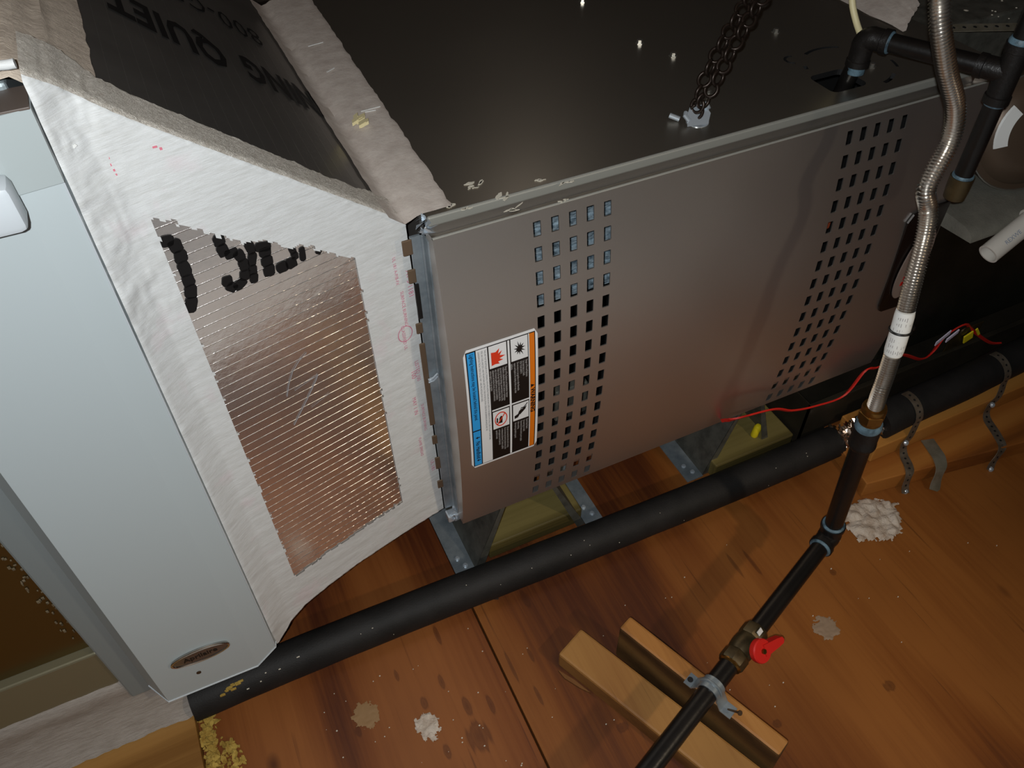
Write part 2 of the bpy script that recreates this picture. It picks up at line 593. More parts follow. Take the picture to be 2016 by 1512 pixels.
dc = MB()  # unseen grey cloth, added so the foil and door mirror grey
vs, fs = [], []
for a in range(40):
    for b in range(22):
        x, y = -1.2 + 2.2 * a / 39, -2.3 + 1.62 * b / 21
        vs.append((x, y, 0.006 + 0.012 * abs(nz(x, y, 0, 5))))
for a in range(39):
    for b in range(21):
        fs.append((a * 22 + b, (a + 1) * 22 + b, (a + 1) * 22 + b + 1, a * 22 + b + 1))
lab(obj('reflection_cloth', MB().add(vs, fs), plain('grey_cloth', '#cbc9c8', 0.85), floor, smooth=60), 'unseen crumpled grey cloth added for the foil and door to reflect')

# ================================================================== FURNACE
ZC, BOWH, BOW = 0.44, 0.2667, 0.0199


def bow(z):
    return -BOW * (1 - ((z - ZC) / BOWH) ** 2)


X0, X1, ZB, ZT = -0.121, 0.672, 0.180, 0.7025
furnace = thing('furnace', 'pewter brown sheet-metal furnace lying on its side with vented front panel', 'furnace', (0.28, 0.36, 0.18))

# door panel with 160 slots really cut through it
hw, hh = 0.0048, 0.0093
cols_x = [c * 0.02249 for c in range(5)] + [0.441 + c * 0.02249 for c in range(5)]
rows_z = [0.68 - 0.032 * r for r in range(16)]
xs = sorted({X0, X1, *[c - hw for c in cols_x], *[c + hw for c in cols_x], 0.16, 0.24, 0.32, 0.39, -0.06, 0.6})
zs = sorted({ZB, ZT, *[r - hh for r in rows_z], *[r + hh for r in rows_z]})
door = MB()
nx, nzv = len(xs), len(zs)
vs, fs = [], []
for th in (0.0, 0.0016):
    for z in zs:
        for x in xs:
            vs.append((x, bow(z) + th, z))
N = nx * nzv
hole = set()
for i in range(nx - 1):
    for j in range(nzv - 1):
        cx, cz = (xs[i] + xs[i + 1]) / 2, (zs[j] + zs[j + 1]) / 2
        if any(abs(cx - c) < 0.003 for c in cols_x) and any(abs(cz - r) < 0.005 for r in rows_z):
            hole.add((i, j))
for i in range(nx - 1):
    for j in range(nzv - 1):
        a, b, c, d = j * nx + i, j * nx + i + 1, (j + 1) * nx + i + 1, (j + 1) * nx + i
        if (i, j) in hole:
            for p, q in ((a, b), (b, c), (c, d), (d, a)):
                fs.append((p, q, q + N, p + N))
        else:
            fs.append((a, b, c, d))
            fs.append((d + N, c + N, b + N, a + N))
door.add(vs, fs)
# folded edges: bevel along the top, left and right returns
tops = [(X0, 0.0, ZT), (X1, 0.0, ZT), (X1, 0.0016, ZT + 0.0015), (X0, 0.0016, ZT + 0.0015)]
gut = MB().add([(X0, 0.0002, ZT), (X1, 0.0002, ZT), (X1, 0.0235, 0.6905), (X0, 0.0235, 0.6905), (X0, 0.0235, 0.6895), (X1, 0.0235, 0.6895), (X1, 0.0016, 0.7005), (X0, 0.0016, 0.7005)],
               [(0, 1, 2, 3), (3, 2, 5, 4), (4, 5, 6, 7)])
for xx in (X0, X1):
    L = []
    for k in range(17):
        z = ZB + (ZT - ZB) * k / 16
        L.append((xx, bow(z), z))
    o_ = len(L)
    door.add(L + [(xx, 0.022, p[2]) for p in L], [(k, k + 1, o_ + k + 1, o_ + k) for k in range(o_ - 1)])
door.add([(X0, 0, ZB), (X1, 0, ZB), (X1, 0.018, ZB), (X0, 0.018, ZB)], [(0, 1, 2, 3)])
rl = MB().tube([(X0, 0.0006, ZT - 0.0006), (X1, 0.0006, ZT - 0.0006)], 0.0016, 8)
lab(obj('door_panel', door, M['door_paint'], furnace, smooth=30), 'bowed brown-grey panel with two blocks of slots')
obj('top_flange', gut, M['top_paint'], furnace)  # darker than the door paint: the band's shade is put into the colour
obj('door_hem', rl, M['lip_paint'], furnace, smooth=True)
# top panel with the wiring opening and the knockout slots cut in it
KX, KY = 0.513, 0.098


def arc(a0, a1, r0, r1, n=14, cx=KX, cy=KY):
    A = [math.radians(a0 + (a1 - a0) * k / n) for k in range(n + 1)]
    return [(cx + r1 * math.cos(a), cy + r1 * math.sin(a), 0.7165) for a in A] + [(cx + r0 * math.cos(a), cy + r0 * math.sin(a), 0.7165) for a in reversed(A)]


def rrect(x0, y0, x1, y1, r, z, n=5):
    out = []
    for cx, cy, a0 in ((x1 - r, y1 - r, 0), (x0 + r, y1 - r, 90), (x0 + r, y0 + r, 180), (x1 - r, y0 + r, 270)):
        for k in range(n + 1):
            a = math.radians(a0 + 90 * k / n)
            out.append((cx + r * math.cos(a), cy + r * math.sin(a), z))
    return out


top = MB()
holes = [rrect(0.446, 0.045, 0.503, 0.097, 0.010, 0.7165), arc(60, 115, 0.0575, 0.0625), arc(-80, -48, 0.0565, 0.062),
         arc(152, 162, 0.053, 0.0585, 3), arc(60, 250, 0.0085, 0.0125, 10, 0.462, 0.147), arc(-28, -10, 0.064, 0.068, 6)]
top.poly([(-0.118, 0.020, 0.7165), (0.702, 0.020, 0.7165), (0.702, 0.72, 0.7165), (-0.118, 0.72, 0.7165)], holes)
top.poly([(-0.118, 0.020, 0.7155), (0.702, 0.020, 0.7155), (0.702, 0.72, 0.7155), (-0.118, 0.72, 0.7155)], [[(p[0], p[1], 0.7155) for p in h] for h in holes])
for h in holes:
    n_ = len(h)
    top.cur = 1  # slot walls blackened, the shade of the recess painted in
    top.add(h + [(p[0], p[1], 0.709) for p in h], [(i, (i + 1) % n_, (i + 1) % n_ + n_, i + n_) for i in range(n_)])
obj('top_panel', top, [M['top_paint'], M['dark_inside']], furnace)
obj('front_lip', MB().box((-0.118, 0.0175, 0.7045), (0.702, 0.0225, 0.7172), 0.0022), M['lip_paint'], furnace)
# casing
cs = MB()
cs.box((-0.116, 0.03, 0.181), (0.70, 0.72, 0.185))
cs.box((0.698, 0.03, 0.18), (0.702, 0.72, 0.7155))
cs.box((-0.118, 0.05, 0.18), (-0.114, 0.72, 0.7155))
cs.box((-0.118, 0.716, 0.18), (0.702, 0.72, 0.7155))
cs.box((0.676, 0.022, 0.18), (0.700, 0.03, 0.7085))
cs.box((-0.118, 0.024, 0.685), (0.70, 0.028, 0.7155))
obj('casing', cs, M['door_paint'], furnace)
# what the slots show: a bluish liner behind the upper left ones, a few parts and black plates standing in for interior shade elsewhere
inn = MB()
inn.box((-0.11, 0.055, 0.512), (0.20, 0.07, 0.70))
for k in range(13):
    inn.box((-0.105, 0.049, 0.520 + k * 0.0135), (0.19, 0.055, 0.525 + k * 0.0135))
obj('blue_liner', inn, M['liner'], furnace)
iw = MB().box((-0.112, 0.25, 0.186), (0.697, 0.255, 0.700))
iw.box((-0.112, 0.032, 0.1855), (0.697, 0.25, 0.188))
iw.box((0.6945, 0.032, 0.188), (0.6975, 0.25, 0.700))
iw.box((-0.1135, 0.051, 0.188), (-0.1115, 0.25, 0.700))
obj('shade_lining', iw, M['dark_inside'], furnace)
for a, b in (((0.06, 0.05, 0.27), (0.115, 0.08, 0.335)), ((0.455, 0.05, 0.52), (0.50, 0.07, 0.545)), ((0.50, 0.055, 0.655), (0.53, 0.08, 0.67))):
    obj('control_part', MB().box(a, b, 0.003), M['galv_dull'], furnace)
M['orange_wire'] = plain('orange_wire', '#a0482a', 0.5)
for a, b in (((0.468, 0.045, 0.488), (0.515, 0.06, 0.508)), ((0.487, 0.052, 0.63), (0.497, 0.06, 0.69))):
    lab(obj('wire_bundle', MB().box(a, b, 0.003), M['orange_wire'], furnace), 'orange part glimpsed through the right slots')

# galvanised edge of the casing at the left of the door, with brown tabs
fr = MB()
fr.box((-0.1365, 0.030, 0.19), (-0.1225, 0.033, 0.690))
fr.box((-0.1225, 0.014, 0.19), (-0.1205, 0.033, 0.690))
fr.tube([(-0.1225, 0.031, 0.19), (-0.1225, 0.031, 0.69)], 0.0028, 8)
lab(obj('casing_edge', fr, M['galv'], furnace, smooth=30), 'blue-grey galvanised edge left of the door')
for z0, z1, w_ in ((0.668, 0.688, 0.010), (0.629, 0.648, 0.008), (0.552, 0.568, 0.007), (0.385, 0.535, 0.006), (0.345, 0.362, 0.006), (0.29, 0.315, 0.006), (0.245, 0.262, 0.007)):
    tb = MB().box((-0.1365 - w_, 0.029, z0), (-0.135, 0.0315, z1), 0.001)
    lab(obj('tab', tb, M['tab_brown'], furnace), 'small brown tab poking out of the casing edge')
lab(obj('tab', MB().box((-0.139, 0.028, 0.575), (-0.1335, 0.0300, 0.627), 0.0006), M['black_plastic'], furnace), 'black gasket strip on the casing edge')
cl = MB()
cl.tube([(-0.138, 0.026, 0.475), (-0.131, 0.0255, 0.476), (-0.1245, 0.026, 0.481)], 0.0014, 8)
cl.tube([(-0.138, 0.026, 0.470), (-0.131, 0.0255, 0.471), (-0.1245, 0.026, 0.476)], 0.0014, 8)
obj('clip', cl, M['zinc'], furnace, smooth=True)
ft = MB()
for k in range(26):
    a = Vector((-0.135 + random.uniform(0, 0.016), 0.022 + random.uniform(-0.008, 0.008), 0.172 + random.uniform(-0.004, 0.018)))
    ft.add([a, a + Vector((random.uniform(0.004, 0.012), random.uniform(-0.004, 0.004), random.uniform(-0.004, 0.004))),
            a + Vector((random.uniform(0, 0.006), random.uniform(-0.005, 0.005), random.uniform(0.004, 0.01)))], [(0, 1, 2)])
ft.box((-0.137, 0.018, 0.166), (-0.119, 0.034, 0.180), 0.002)
lab(obj('foil_tape', ft, M['zinc'], furnace), 'crumpled silver foil tape at the lower left corner of the casing')
ft = MB()
for k in range(22):
    a = Vector((-0.134 + random.uniform(0, 0.016), 0.020 + random.uniform(-0.006, 0.006), 0.694 + random.uniform(0, 0.018)))
    ft.add([a, a + Vector((random.uniform(0.006, 0.018), random.uniform(-0.006, 0.004), random.uniform(-0.004, 0.006))),
            a + Vector((random.uniform(0, 0.006), random.uniform(-0.006, 0.004), random.uniform(0.003, 0.01)))], [(0, 1, 2)])
lab(obj('foil_tape', ft, M['zinc'], furnace), 'crumpled silver foil tape at the upper left corner of the casing')

# hex screws on the top panel
for x, y in ((0.306, 0.288), (0.325, 0.231), (0.498, 0.230), (0.303, 0.117), (0.307, 0.458), (0.540, 0.082)):
    sm = MB().rings((x, y, 0.7165), (0, 0, 1), [(0, 0.0062), (0.0012, 0.0062), (0.0013, 0.004), (0.005, 0.004), (0.0055, 0.0034)], 6)
    obj('screw', sm, M['steel'], furnace)
# dabs of mastic along the front edge of the top
dab = MB()
for cx, cy, cz, s in ((-0.045, 0.057, 0.717, 0.009), (-0.052, 0.050, 0.717, 0.005), (-0.032, 0.018, 0.7172, 0.012), (-0.02, 0.006, 0.708, 0.010), (0.045, 0.012, 0.7175, 0.007),
                      (0.02, 0.03, 0.717, 0.006), (-0.085, 0.03, 0.717, 0.009), (0.035, 0.0, 0.7035, 0.006), (-0.075, 0.016, 0.7172, 0.006)):
    for k in range(4):
        px, py = cx + random.uniform(-s, s), cy + random.uniform(-s, s) * 0.4
        a0 = random.uniform(-0.3, 0.9)
        l, w = s * random.uniform(0.35, 0.8), s * random.uniform(0.10, 0.28)
        lp = []
        for j in range(11):
            an = 2 * PI * j / 11
            q1, q2 = math.cos(an) * l * random.uniform(0.6, 1.1), math.sin(an) * w * random.uniform(0.5, 1.2)
            lp.append((px + q1 * math.cos(a0) - q2 * math.sin(a0), py + q1 * math.sin(a0) + q2 * math.cos(a0), cz - 0.0003))
        dab.prism(lp, (0, 0, 0.0006))
lab(obj('mastic_dab', dab, M['speck'], furnace, kind='stuff'), 'smears of white mastic on the top front edge')

# brand badge: black plate and oval lens at the door's right edge
bd = MB()


def onbow(x, z, off):
    return Vector((x, bow(z) - off, z))


loop = [(0.592, 0.515), (0.600, 0.527), (0.62, 0.531), (0.668, 0.531), (0.668, 0.335), (0.614, 0.338), (0.608, 0.342), (0.604, 0.352)]
bp_ = [onbow(x, z, 0.0012) for x, z in loop]
bd.prism(bp_, (0, -0.003, 0))
badge = lab(obj('badge', bd, M['badge_black'], furnace), 'black badge with red and silver oval at the right edge of the door')
ov = MB()
ov.prism([onbow(0.639 + 0.0255 * math.cos(2 * PI * k / 36) + 0.006 * math.sin(2 * PI * k / 36), 0.428 + 0.066 * math.sin(2 * PI * k / 36), 0.0042) for k in range(36)], (0, -0.002, 0))
obj('oval_plate', ov, M['badge_oval'], badge)
ov = MB()
for k in range(9):
    z = 0.39 + k * 0.0115
    ov.prism([onbow(0.626 + 0.001 * k, z, 0.0062), onbow(0.650, z + 0.001, 0.0062), onbow(0.650, z + 0.0085, 0.0062), onbow(0.640, z + 0.0095, 0.0062), onbow(0.626 + 0.001 * k, z + 0.007, 0.0062)], (0, -0.0008, 0))
lab(obj('red_lettering', ov, M['badge_red'], badge, kind='stuff'), 'red lettering on the oval')

# ------------------------------------------------------------------ warning label on the door
LX0, LX1, LZ0, LZ1 = -0.1045, -0.0055, 0.323, 0.547     # reading direction runs down (-z), label-up is +x
LW, LH = LZ1 - LZ0, LX1 - LX0


def L2(p, q, off=0.001):
    z = LZ1 - p * LW
    return Vector((LX0 + q * LH, bow(z) - off, z))


def lpoly(pts, off):
    """polygon in label units, subdivided along the bow"""
    m = MB()
    m.poly([L2(p, q, off) for p, q in pts])
    return m


def lrect(m, p0, q0, p1, q1, off, n=8):
    for k in range(n):
        a, b = p0 + (p1 - p0) * k / n, p0 + (p1 - p0) * (k + 1) / n
        m.add([L2(a, q0, off), L2(b, q0, off), L2(b, q1, off), L2(a, q1, off)], [(0, 1, 2, 3)])
    return m


wl = MB()
n_ = 24
rad = 0.02
strip = []
for k in range(n_ + 1):
    p = k / n_
    e = 0.0
    for d in (p, 1 - p):
        if d < rad:
            e = 0.045 * (1 - math.sqrt(max(0, 1 - ((rad - d) / rad) ** 2)))
    strip.append((p, e))
for (a, ea), (b, eb) in zip(strip, strip[1:]):
    wl.add([L2(a, ea, 0.0006), L2(b, eb, 0.0006), L2(b, 1 - eb, 0.0006), L2(a, 1 - ea, 0.0006)], [(0, 1, 2, 3)])
label = lab(obj('warning_label', wl, M['lab_white'], furnace), 'orange, black and blue WARNING label turned sideways on the door')
bk = MB()
lrect(bk, 0.018, 0.03, 0.985, 0.965, 0.0008, 16)
obj('black_frame', bk, M['lab_black'], label)
m_ = lrect(MB(), 0.024, 0.885, 0.98, 0.952, 0.0010, 16)
lab(obj('orange_band', m_, M['lab_orange'], label), 'orange heading band')
m_ = lrect(MB(), 0.026, 0.045, 0.64, 0.150, 0.0010, 12)
lrect(m_, 0.65, 0.045, 0.978, 0.150, 0.0010, 8)
lab(obj('blue_band', m_, M['lab_blue'], label, kind='stuff'), 'blue band along the lower edge')
m_ = lrect(MB(), 0.022, 0.165, 0.98, 0.315, 0.0010, 16)
lrect(m_, 0.024, 0.585, 0.98, 0.612, 0.0010, 16)
lrect(m_, 0.022, 0.868, 0.98, 0.882, 0.0010, 16)
lrect(m_, 0.515, 0.33, 0.527, 0.878, 0.0010, 1)
for p0, q0, p1, q1 in ((0.024, 0.332, 0.185, 0.570), (0.024, 0.628, 0.185, 0.858), (0.537, 0.338, 0.69, 0.572), (0.537, 0.630, 0.68, 0.858)):
    lrect(m_, p0, q0, p1, q1, 0.0010, 3)
obj('white_field', m_, M['lab_white'], label, kind='stuff')


def ltext(m, s, p, q, size, off=0.0012, bold=0.0, xs=1.0):
    vs, fs = text_mesh(s, size, bold, xs)
    m.add([L2(p + x / LW, q + y / LH, off) for x, y in vs], fs)


m_ = MB()
ltext(m_, 'WARNING', 0.445, 0.892, 0.0085, 0.0012, 0.00035, 1.12)
m_.poly([L2(0.408, 0.893, 0.0012), L2(0.436, 0.893, 0.0012), L2(0.422, 0.948, 0.0012)])
ltext(m_, 'Lighting Instructions may be located behind this panel.', 0.035, 0.082, 0.0068, 0.0012, 0.0001, 0.78)
ltext(m_, 'No Handhold', 0.745, 0.078, 0.0085, 0.0012, 0.0002, 0.8)
for pp in (0.71, 0.93):
    m_.poly([L2(pp, 0.075, 0.0012), L2(pp + 0.012, 0.105, 0.0012), L2(pp + 0.004, 0.105, 0.0012), L2(pp + 0.004, 0.135, 0.0012), L2(pp - 0.004, 0.135, 0.0012), L2(pp - 0.004, 0.105, 0.0012), L2(pp - 0.012, 0.105, 0.0012)])
for i, s in enumerate(('THIS UNIT MUST BE INSTALLED IN ACCORDANCE WITH MFG INSTRUCTIONS AND LOCAL CODES. IN THE ABSENCE OF LOCAL CODES, FOLLOW THE NATIONAL',
                       'FUEL GAS CODE, ANSI Z223.1 AND THE NATIONAL ELECTRICAL CODE OR INSTALLATION CODES FOR GAS BURNING APPLIANCES AND THE',
                       'CANADIAN ELECTRICAL CODE CSA C22.1 PART 1 AND MFG INSTALLATION GUIDE.')):
    ltext(m_, s, 0.035, 0.272 - i * 0.042, 0.0034, 0.0012, 0.0, 0.66)
# explosion burst
star = []
for k in range(22):
    a = 2 * PI * k / 22
    r = 1.0 if k % 2 == 0 else 0.42
    r *= 0.85 + 0.3 * ((k * 7) % 5) / 5
    star.append(L2(0.105 + 0.055 * r * math.cos(a), 0.745 + 0.085 * r * math.sin(a), 0.0012))
m_.poly(star)
# hand and cut cable
m_.poly([L2(p, q, 0.0012) for p, q in ((0.66, 0.65), (0.655, 0.70), (0.63, 0.73), (0.64, 0.74), (0.615, 0.745), (0.60, 0.80), (0.585, 0.78), (0.60, 0.72), (0.625, 0.70), (0.635, 0.65))])
m_.poly([L2(p, q, 0.0012) for p, q in ((0.63, 0.745), (0.60, 0.81), (0.572, 0.83), (0.59, 0.77), (0.61, 0.735))])
m_.poly([L2(p, q, 0.0012) for p, q in ((0.60, 0.745), (0.585, 0.75), (0.585, 0.79), (0.555, 0.845), (0.548, 0.84), (0.577, 0.785), (0.577, 0.745), (0.60, 0.735))])
# black figure in the no-burning sign
m_.poly([L2(p, q, 0.0012) for p, q in ((0.65, 0.42), (0.60, 0.43), (0.585, 0.455), (0.60, 0.475), (0.65, 0.47))])
m_.poly([L2(p, q, 0.0012) for p, q in ((0.635, 0.385), (0.595, 0.388), (0.60, 0.41), (0.64, 0.405))])
obj('black_print', m_, M['lab_black'], label, kind='stuff')
m_ = MB()
m_.poly([L2(p, q, 0.0012) for p, q in ((0.165, 0.36), (0.07, 0.36), (0.075, 0.42), (0.055, 0.475), (0.09, 0.455), (0.075, 0.51), (0.105, 0.475), (0.115, 0.55), (0.128, 0.47), (0.142, 0.52), (0.148, 0.45), (0.165, 0.47), (0.16, 0.41))])
ring_o = [L2(0.613 + 0.062 * math.cos(2 * PI * k / 28), 0.452 + 0.092 * math.sin(2 * PI * k / 28), 0.0013) for k in range(28)]
ring_i = [L2(0.613 + 0.053 * math.cos(2 * PI * k / 28), 0.452 + 0.078 * math.sin(2 * PI * k / 28), 0.0013) for k in range(28)]
m_.poly(ring_o, [ring_i])
m_.poly([L2(p, q, 0.0014) for p, q in ((0.655, 0.385), (0.662, 0.398), (0.572, 0.518), (0.565, 0.508))])
lab(obj('red_print', m_, M['lab_red'], label, kind='stuff'), 'red flame and prohibition ring')
m_ = MB()
cols = [
    (0.20, 0.835, ['Danger of Fire and Explosion.', 'Can cause injury or death.', 'FOR YOUR SAFETY:', 'Do not store or use gasoline or other flammable', 'vapors and liquids in the vicinity of this or any other', 'appliance.'], 0.041),
    (0.20, 0.548, ['Danger of Fire, Explosion and Asphyxiation. Improper', 'installation, adjustment, alteration, service or maintenance', 'can cause property damage, personal injury or loss of life.', 'Refer to the user information manual provided with this', 'unit. A licensed qualified person must do installation,', 'adjustment and service of unit. A licensed contractor,', 'service agency or the gas supplier.'], 0.035),
    (0.695, 0.835, ['Electric Shock Hazard.', 'Can cause injury or death.', 'Disconnect all remote electric power supplies', 'before servicing.', 'Unit must be grounded to ground.'], 0.043),
    (0.705, 0.548, ['Hot parts can cause burns when unit is running.', 'Do not remove any internal compartment covers', 'or attempt any adjustment. Contact a qualified', 'service agency at once if abnormal', 'operation is noted.'], 0.041)]
for p, q, lines, dq in cols:
    for i, s in enumerate(lines):
        ltext(m_, s, p, q - 0.012 - i * dq, 0.0042, 0.0012, 0.00005, 0.60 if p < 0.5 else 0.56)
obj('white_print', m_, M['lab_grey'], label, kind='stuff')

# ================================================================== CHAIN
chain = thing('hanging_chain', 'brown twisted jack chain hooked to a silver toggle on the furnace top', 'chain', (0.25, 0.065, 0.7165))
me = MB().tube([(0.0074 * math.sin(math.radians(a)), 0.0, -0.0084 * math.cos(math.radians(a))) for a in range(-150, 151, 15)], 0.0021, 8)
cpath = spline([(0.249, 0.066, 0.728), (0.2535, 0.067, 0.740), (0.264, 0.070, 0.758), (0.280, 0.077, 0.779), (0.299, 0.085, 0.800), (0.335, 0.100, 0.832), (0.40, 0.125, 0.885), (0.48, 0.15, 0.945), (0.60, 0.18, 1.05)], 0.0074)
lmesh = bpy.data.meshes.new('link')
lmesh.from_pydata([tuple(v) for v in me.v], [], me.f)
lmesh.materials.append(M['chain'])
lmesh.polygons.foreach_set('use_smooth', [True] * len(lmesh.polygons))
for i in range(len(cpath)):
    p = cpath[i]
    d = (cpath[min(i + 1, len(cpath) - 1)] - cpath[max(i - 1, 0)]).normalized()
    across = d.cross(Vector((0.55, 0.6, -0.58))).normalized()
    off = min(1.0, i / 5) * 0.0068 * (1 if i % 2 else -1)
    rot = d.to_track_quat('Z', 'Y').to_matrix().to_4x4() @ Matrix.Rotation(math.radians((20 if i % 4 < 2 else 75) + random.uniform(-14, 14)), 4, 'Z')
    o = bpy.data.objects.new('link', lmesh)
    COL.objects.link(o)
    o.parent = chain
    o.matrix_local = Matrix.Translation(p + across * off - WL[chain]) @ rot
# toggle wing lying on the panel
tg = MB()
tg.add([(0.232, 0.057, 0.717), (0.257, 0.050, 0.717), (0.268, 0.062, 0.724), (0.2635, 0.071, 0.7325), (0.243, 0.072, 0.7325), (0.236, 0.066, 0.727),
        (0.234, 0.060, 0.7172), (0.257, 0.054, 0.7172), (0.265, 0.064, 0.7235), (0.261, 0.0715, 0.731), (0.244, 0.0735, 0.731), (0.238, 0.068, 0.726)],
       [(0, 1, 2, 5), (5, 2, 3, 4), (6, 11, 8, 7), (11, 10, 9, 8), (0, 6, 7, 1), (1, 7, 8, 2), (2, 8, 9, 3), (3, 9, 10, 4), (4, 10, 11, 5), (5, 11, 6, 0)])
tg.tube([(0.2655, 0.064, 0.729), (0.2655, 0.070, 0.733), (0.262, 0.073, 0.733)], 0.0028, 8)
tg.tube([(0.236, 0.060, 0.722), (0.233, 0.066, 0.727), (0.236, 0.069, 0.729)], 0.0028, 8)
tg.tube([(0.231, 0.073, 0.7195), (0.222, 0.082, 0.7225)], 0.0032, 10)
tg.rings((0.25, 0.062, 0.7165), (0, 0, 1), [(0, 0.014), (0.0008, 0.014)], 20)
lab(obj('toggle_wing', tg, M['zinc'], chain, smooth=30), 'shiny zinc toggle wing')

# ================================================================== DUCT TRANSITION LEFT OF THE FURNACE
trans = thing('duct_transition', 'foil-faced duct board transition brushed with white mastic, left of the furnace', 'duct', (-0.29, 0.38, 0.11))
NF = Vector((0.2316, -0.9728, 0))
NTOP = Vector((0.659, 0, 0.752))


def yf(x):
    return 0.045 + (x + 0.135) * (0.075 / 0.315)


def ztop(x):
    return 0.703 - 0.876 * (x + 0.135)


def interp(x, tab):
    for (a, va), (b, vb) in zip(tab, tab[1:]):
        if a <= x <= b:
            return va + (vb - va) * (x - a) / (b - a)
    return tab[0][1] if x < tab[0][0] else tab[-1][1]


def zbot(x):
    return interp(x, [(-0.47, 0.06), (-0.429, 0.107), (-0.40, 0.135), (-0.375, 0.151), (-0.33, 0.162), (-0.289, 0.168), (-0.2, 0.171), (-0.135, 0.170)])


def FP(x, z, off=0.0):
    return Vector((x, yf(x), z)) + NF * off


# foil board: front, top, bottom
fb = MB()
fb.add([FP(-0.4225, 0.17), FP(-0.375, 0.19), FP(-0.135, 0.20), FP(-0.135, 0.675), FP(-0.4225, ztop(-0.4225) - 0.025)], [(0, 1, 2, 3, 4)])
obj('front_board', fb, M['foil_front'], trans)
tb = MB()
tb.add([(-0.4225, 0.015, ztop(-0.4225)), (-0.135, 0.07, 0.703), (-0.135, 0.70, 0.703), (-0.4225, 0.70, ztop(-0.4225))], [(0, 1, 2, 3)])
obj('top_board', tb, M['foil_top'], trans)
ub = MB()
n_ = 12
for k in range(n_):
    a, b = -0.4225 + 0.2875 * k / n_, -0.4225 + 0.2875 * (k + 1) / n_
    ub.add([(a, yf(a) + 0.03, zbot(a)), (b, yf(b) + 0.03, zbot(b)), (b, 0.7, zbot(b)), (a, 0.7, zbot(a))], [(0, 1, 2, 3)])
obj('bottom_board', ub, M['foil_low'], trans)

# mastic layer wrapped over the top fold, down the front face and round the bottom fold
PATCH = [(-0.3708, 0.8142), (-0.3319, 0.7777), (-0.3056, 0.7584), (-0.2623, 0.7318), (-0.2025, 0.6892), (-0.2006, 0.2504), (-0.2765, 0.2423), (-0.3248, 0.2391), (-0.3724, 0.2319)]


def sd_patch(x, z):
    """signed distance to the uncovered foil window, with brushed ragged edges"""
    top_ = interp(x, sorted(PATCH[:5]))
    bot_ = interp(x, sorted(PATCH[5:]))
    fr_ = nz(x, z, 0, 260) * 0.0016
    rag_t = nz(x * 0.9, z * 3.0, 3, 90) * 0.010 + nz(x, z, 9, 320) * 0.004
    rag_b = nz(x * 1.6, z * 0.9, 7, 110) * 0.004 + nz(x, z, 5, 300) * 0.003
    return min(top_ - z + rag_t - 0.003, z - bot_ + rag_b, x + 0.3716 + fr_, -0.2004 - x + fr_)


def thick(x, z):
    """mastic thickness on the front face"""
    t = 0.0016 + 0.0004 * nz(x * 0.5, z * 1.6, 1, 50) + 0.00018 * nz(x * 0.4, z, 2, 260)
    lump = max(0, nz(x, z, 4, 26))
    left = min(1, max(0, (-0.355 - x) / 0.05)) * min(1, max(0, (z - 0.66) / 0.08))
    t += left * (0.006 * lump + 0.0025 * abs(nz(x * 1.5, z, 8, 60)))
    return max(t, 0.0005)


def fillet(x, z):
    """the mastic is banked up against the cabinet door's edge"""
    k = min(1, max(0, (-0.398 - x) / 0.0277)) ** 1.25 * min(1, max(0, (z - 0.09) / 0.07))
    return 0.0115 * k * (1 + 0.07 * nz(0, z, 0, 30) + 0.04 * nz(x, z, 3, 90))


def lean(x, z):
    return 0.0150 * (z - 0.15) * min(1, max(0, (-0.372 - x) / 0.053))


R_ = 0.006
ma = MB()
fm_ = MB()
xcols = [-0.4285 + 0.0022 * k for k in range(134)]
rowsN = 340
idx = {}
vs, fs = [], []


def prof(x, s):
    """point and normal at arc length s: top strip, fold, face, lower fold, underside"""
    zt, zb = ztop(x), zbot(x)
    yy = yf(x)
    wt = interp(x, [(-0.46, 0.075), (-0.40, 0.07), (-0.377, 0.048), (-0.2, 0.034), (-0.135, 0.038)]) + 0.004 * nz(x, 0, 5, 70) + 0.002 * nz(x, 0, 1, 300)
    Lf = zt - zb - 2 * R_
    arc_ = R_ * PI / 2
    lens = [wt - R_, arc_, Lf, arc_, 0.02]
    # fixed share of rows for each stretch, so the folds run clean
    cuts = (0.05, 0.08, 0.95, 0.975, 1.0)
    a0, acc, d = 0.0, 0.0, None
    for c, L in zip(cuts, lens):
        if s <= c or c == 1.0:
            d = acc + L * (s - a0) / (c - a0) * 0.99999
            break
        acc += L
        a0 = c
    if d < lens[0]:
        return Vector((x, yy + wt - d, zt)), NTOP, d, None
    d -= lens[0]
    if d < arc_:
        a = d / R_
        n = (NTOP * math.cos(a) + NF * math.sin(a)).normalized()
        return Vector((x, yy + R_ - R_ * math.sin(a), zt - R_ + R_ * math.cos(a))), n, d, None
    d -= arc_
    if d < Lf:
        return Vector((x, yy, zt - R_ - d)), NF, d, zt - R_ - d
    d -= Lf
    if d < arc_:
        a = d / R_
        return Vector((x, yy + R_ - R_ * math.cos(a), zb + R_ - R_ * math.sin(a))), (NF * math.cos(a) + Vector((0, 0, -1)) * math.sin(a)).normalized(), d, None
    d -= arc_
    return Vector((x, yy + R_ + d, zb)), Vector((0, 0, -1)), d, None


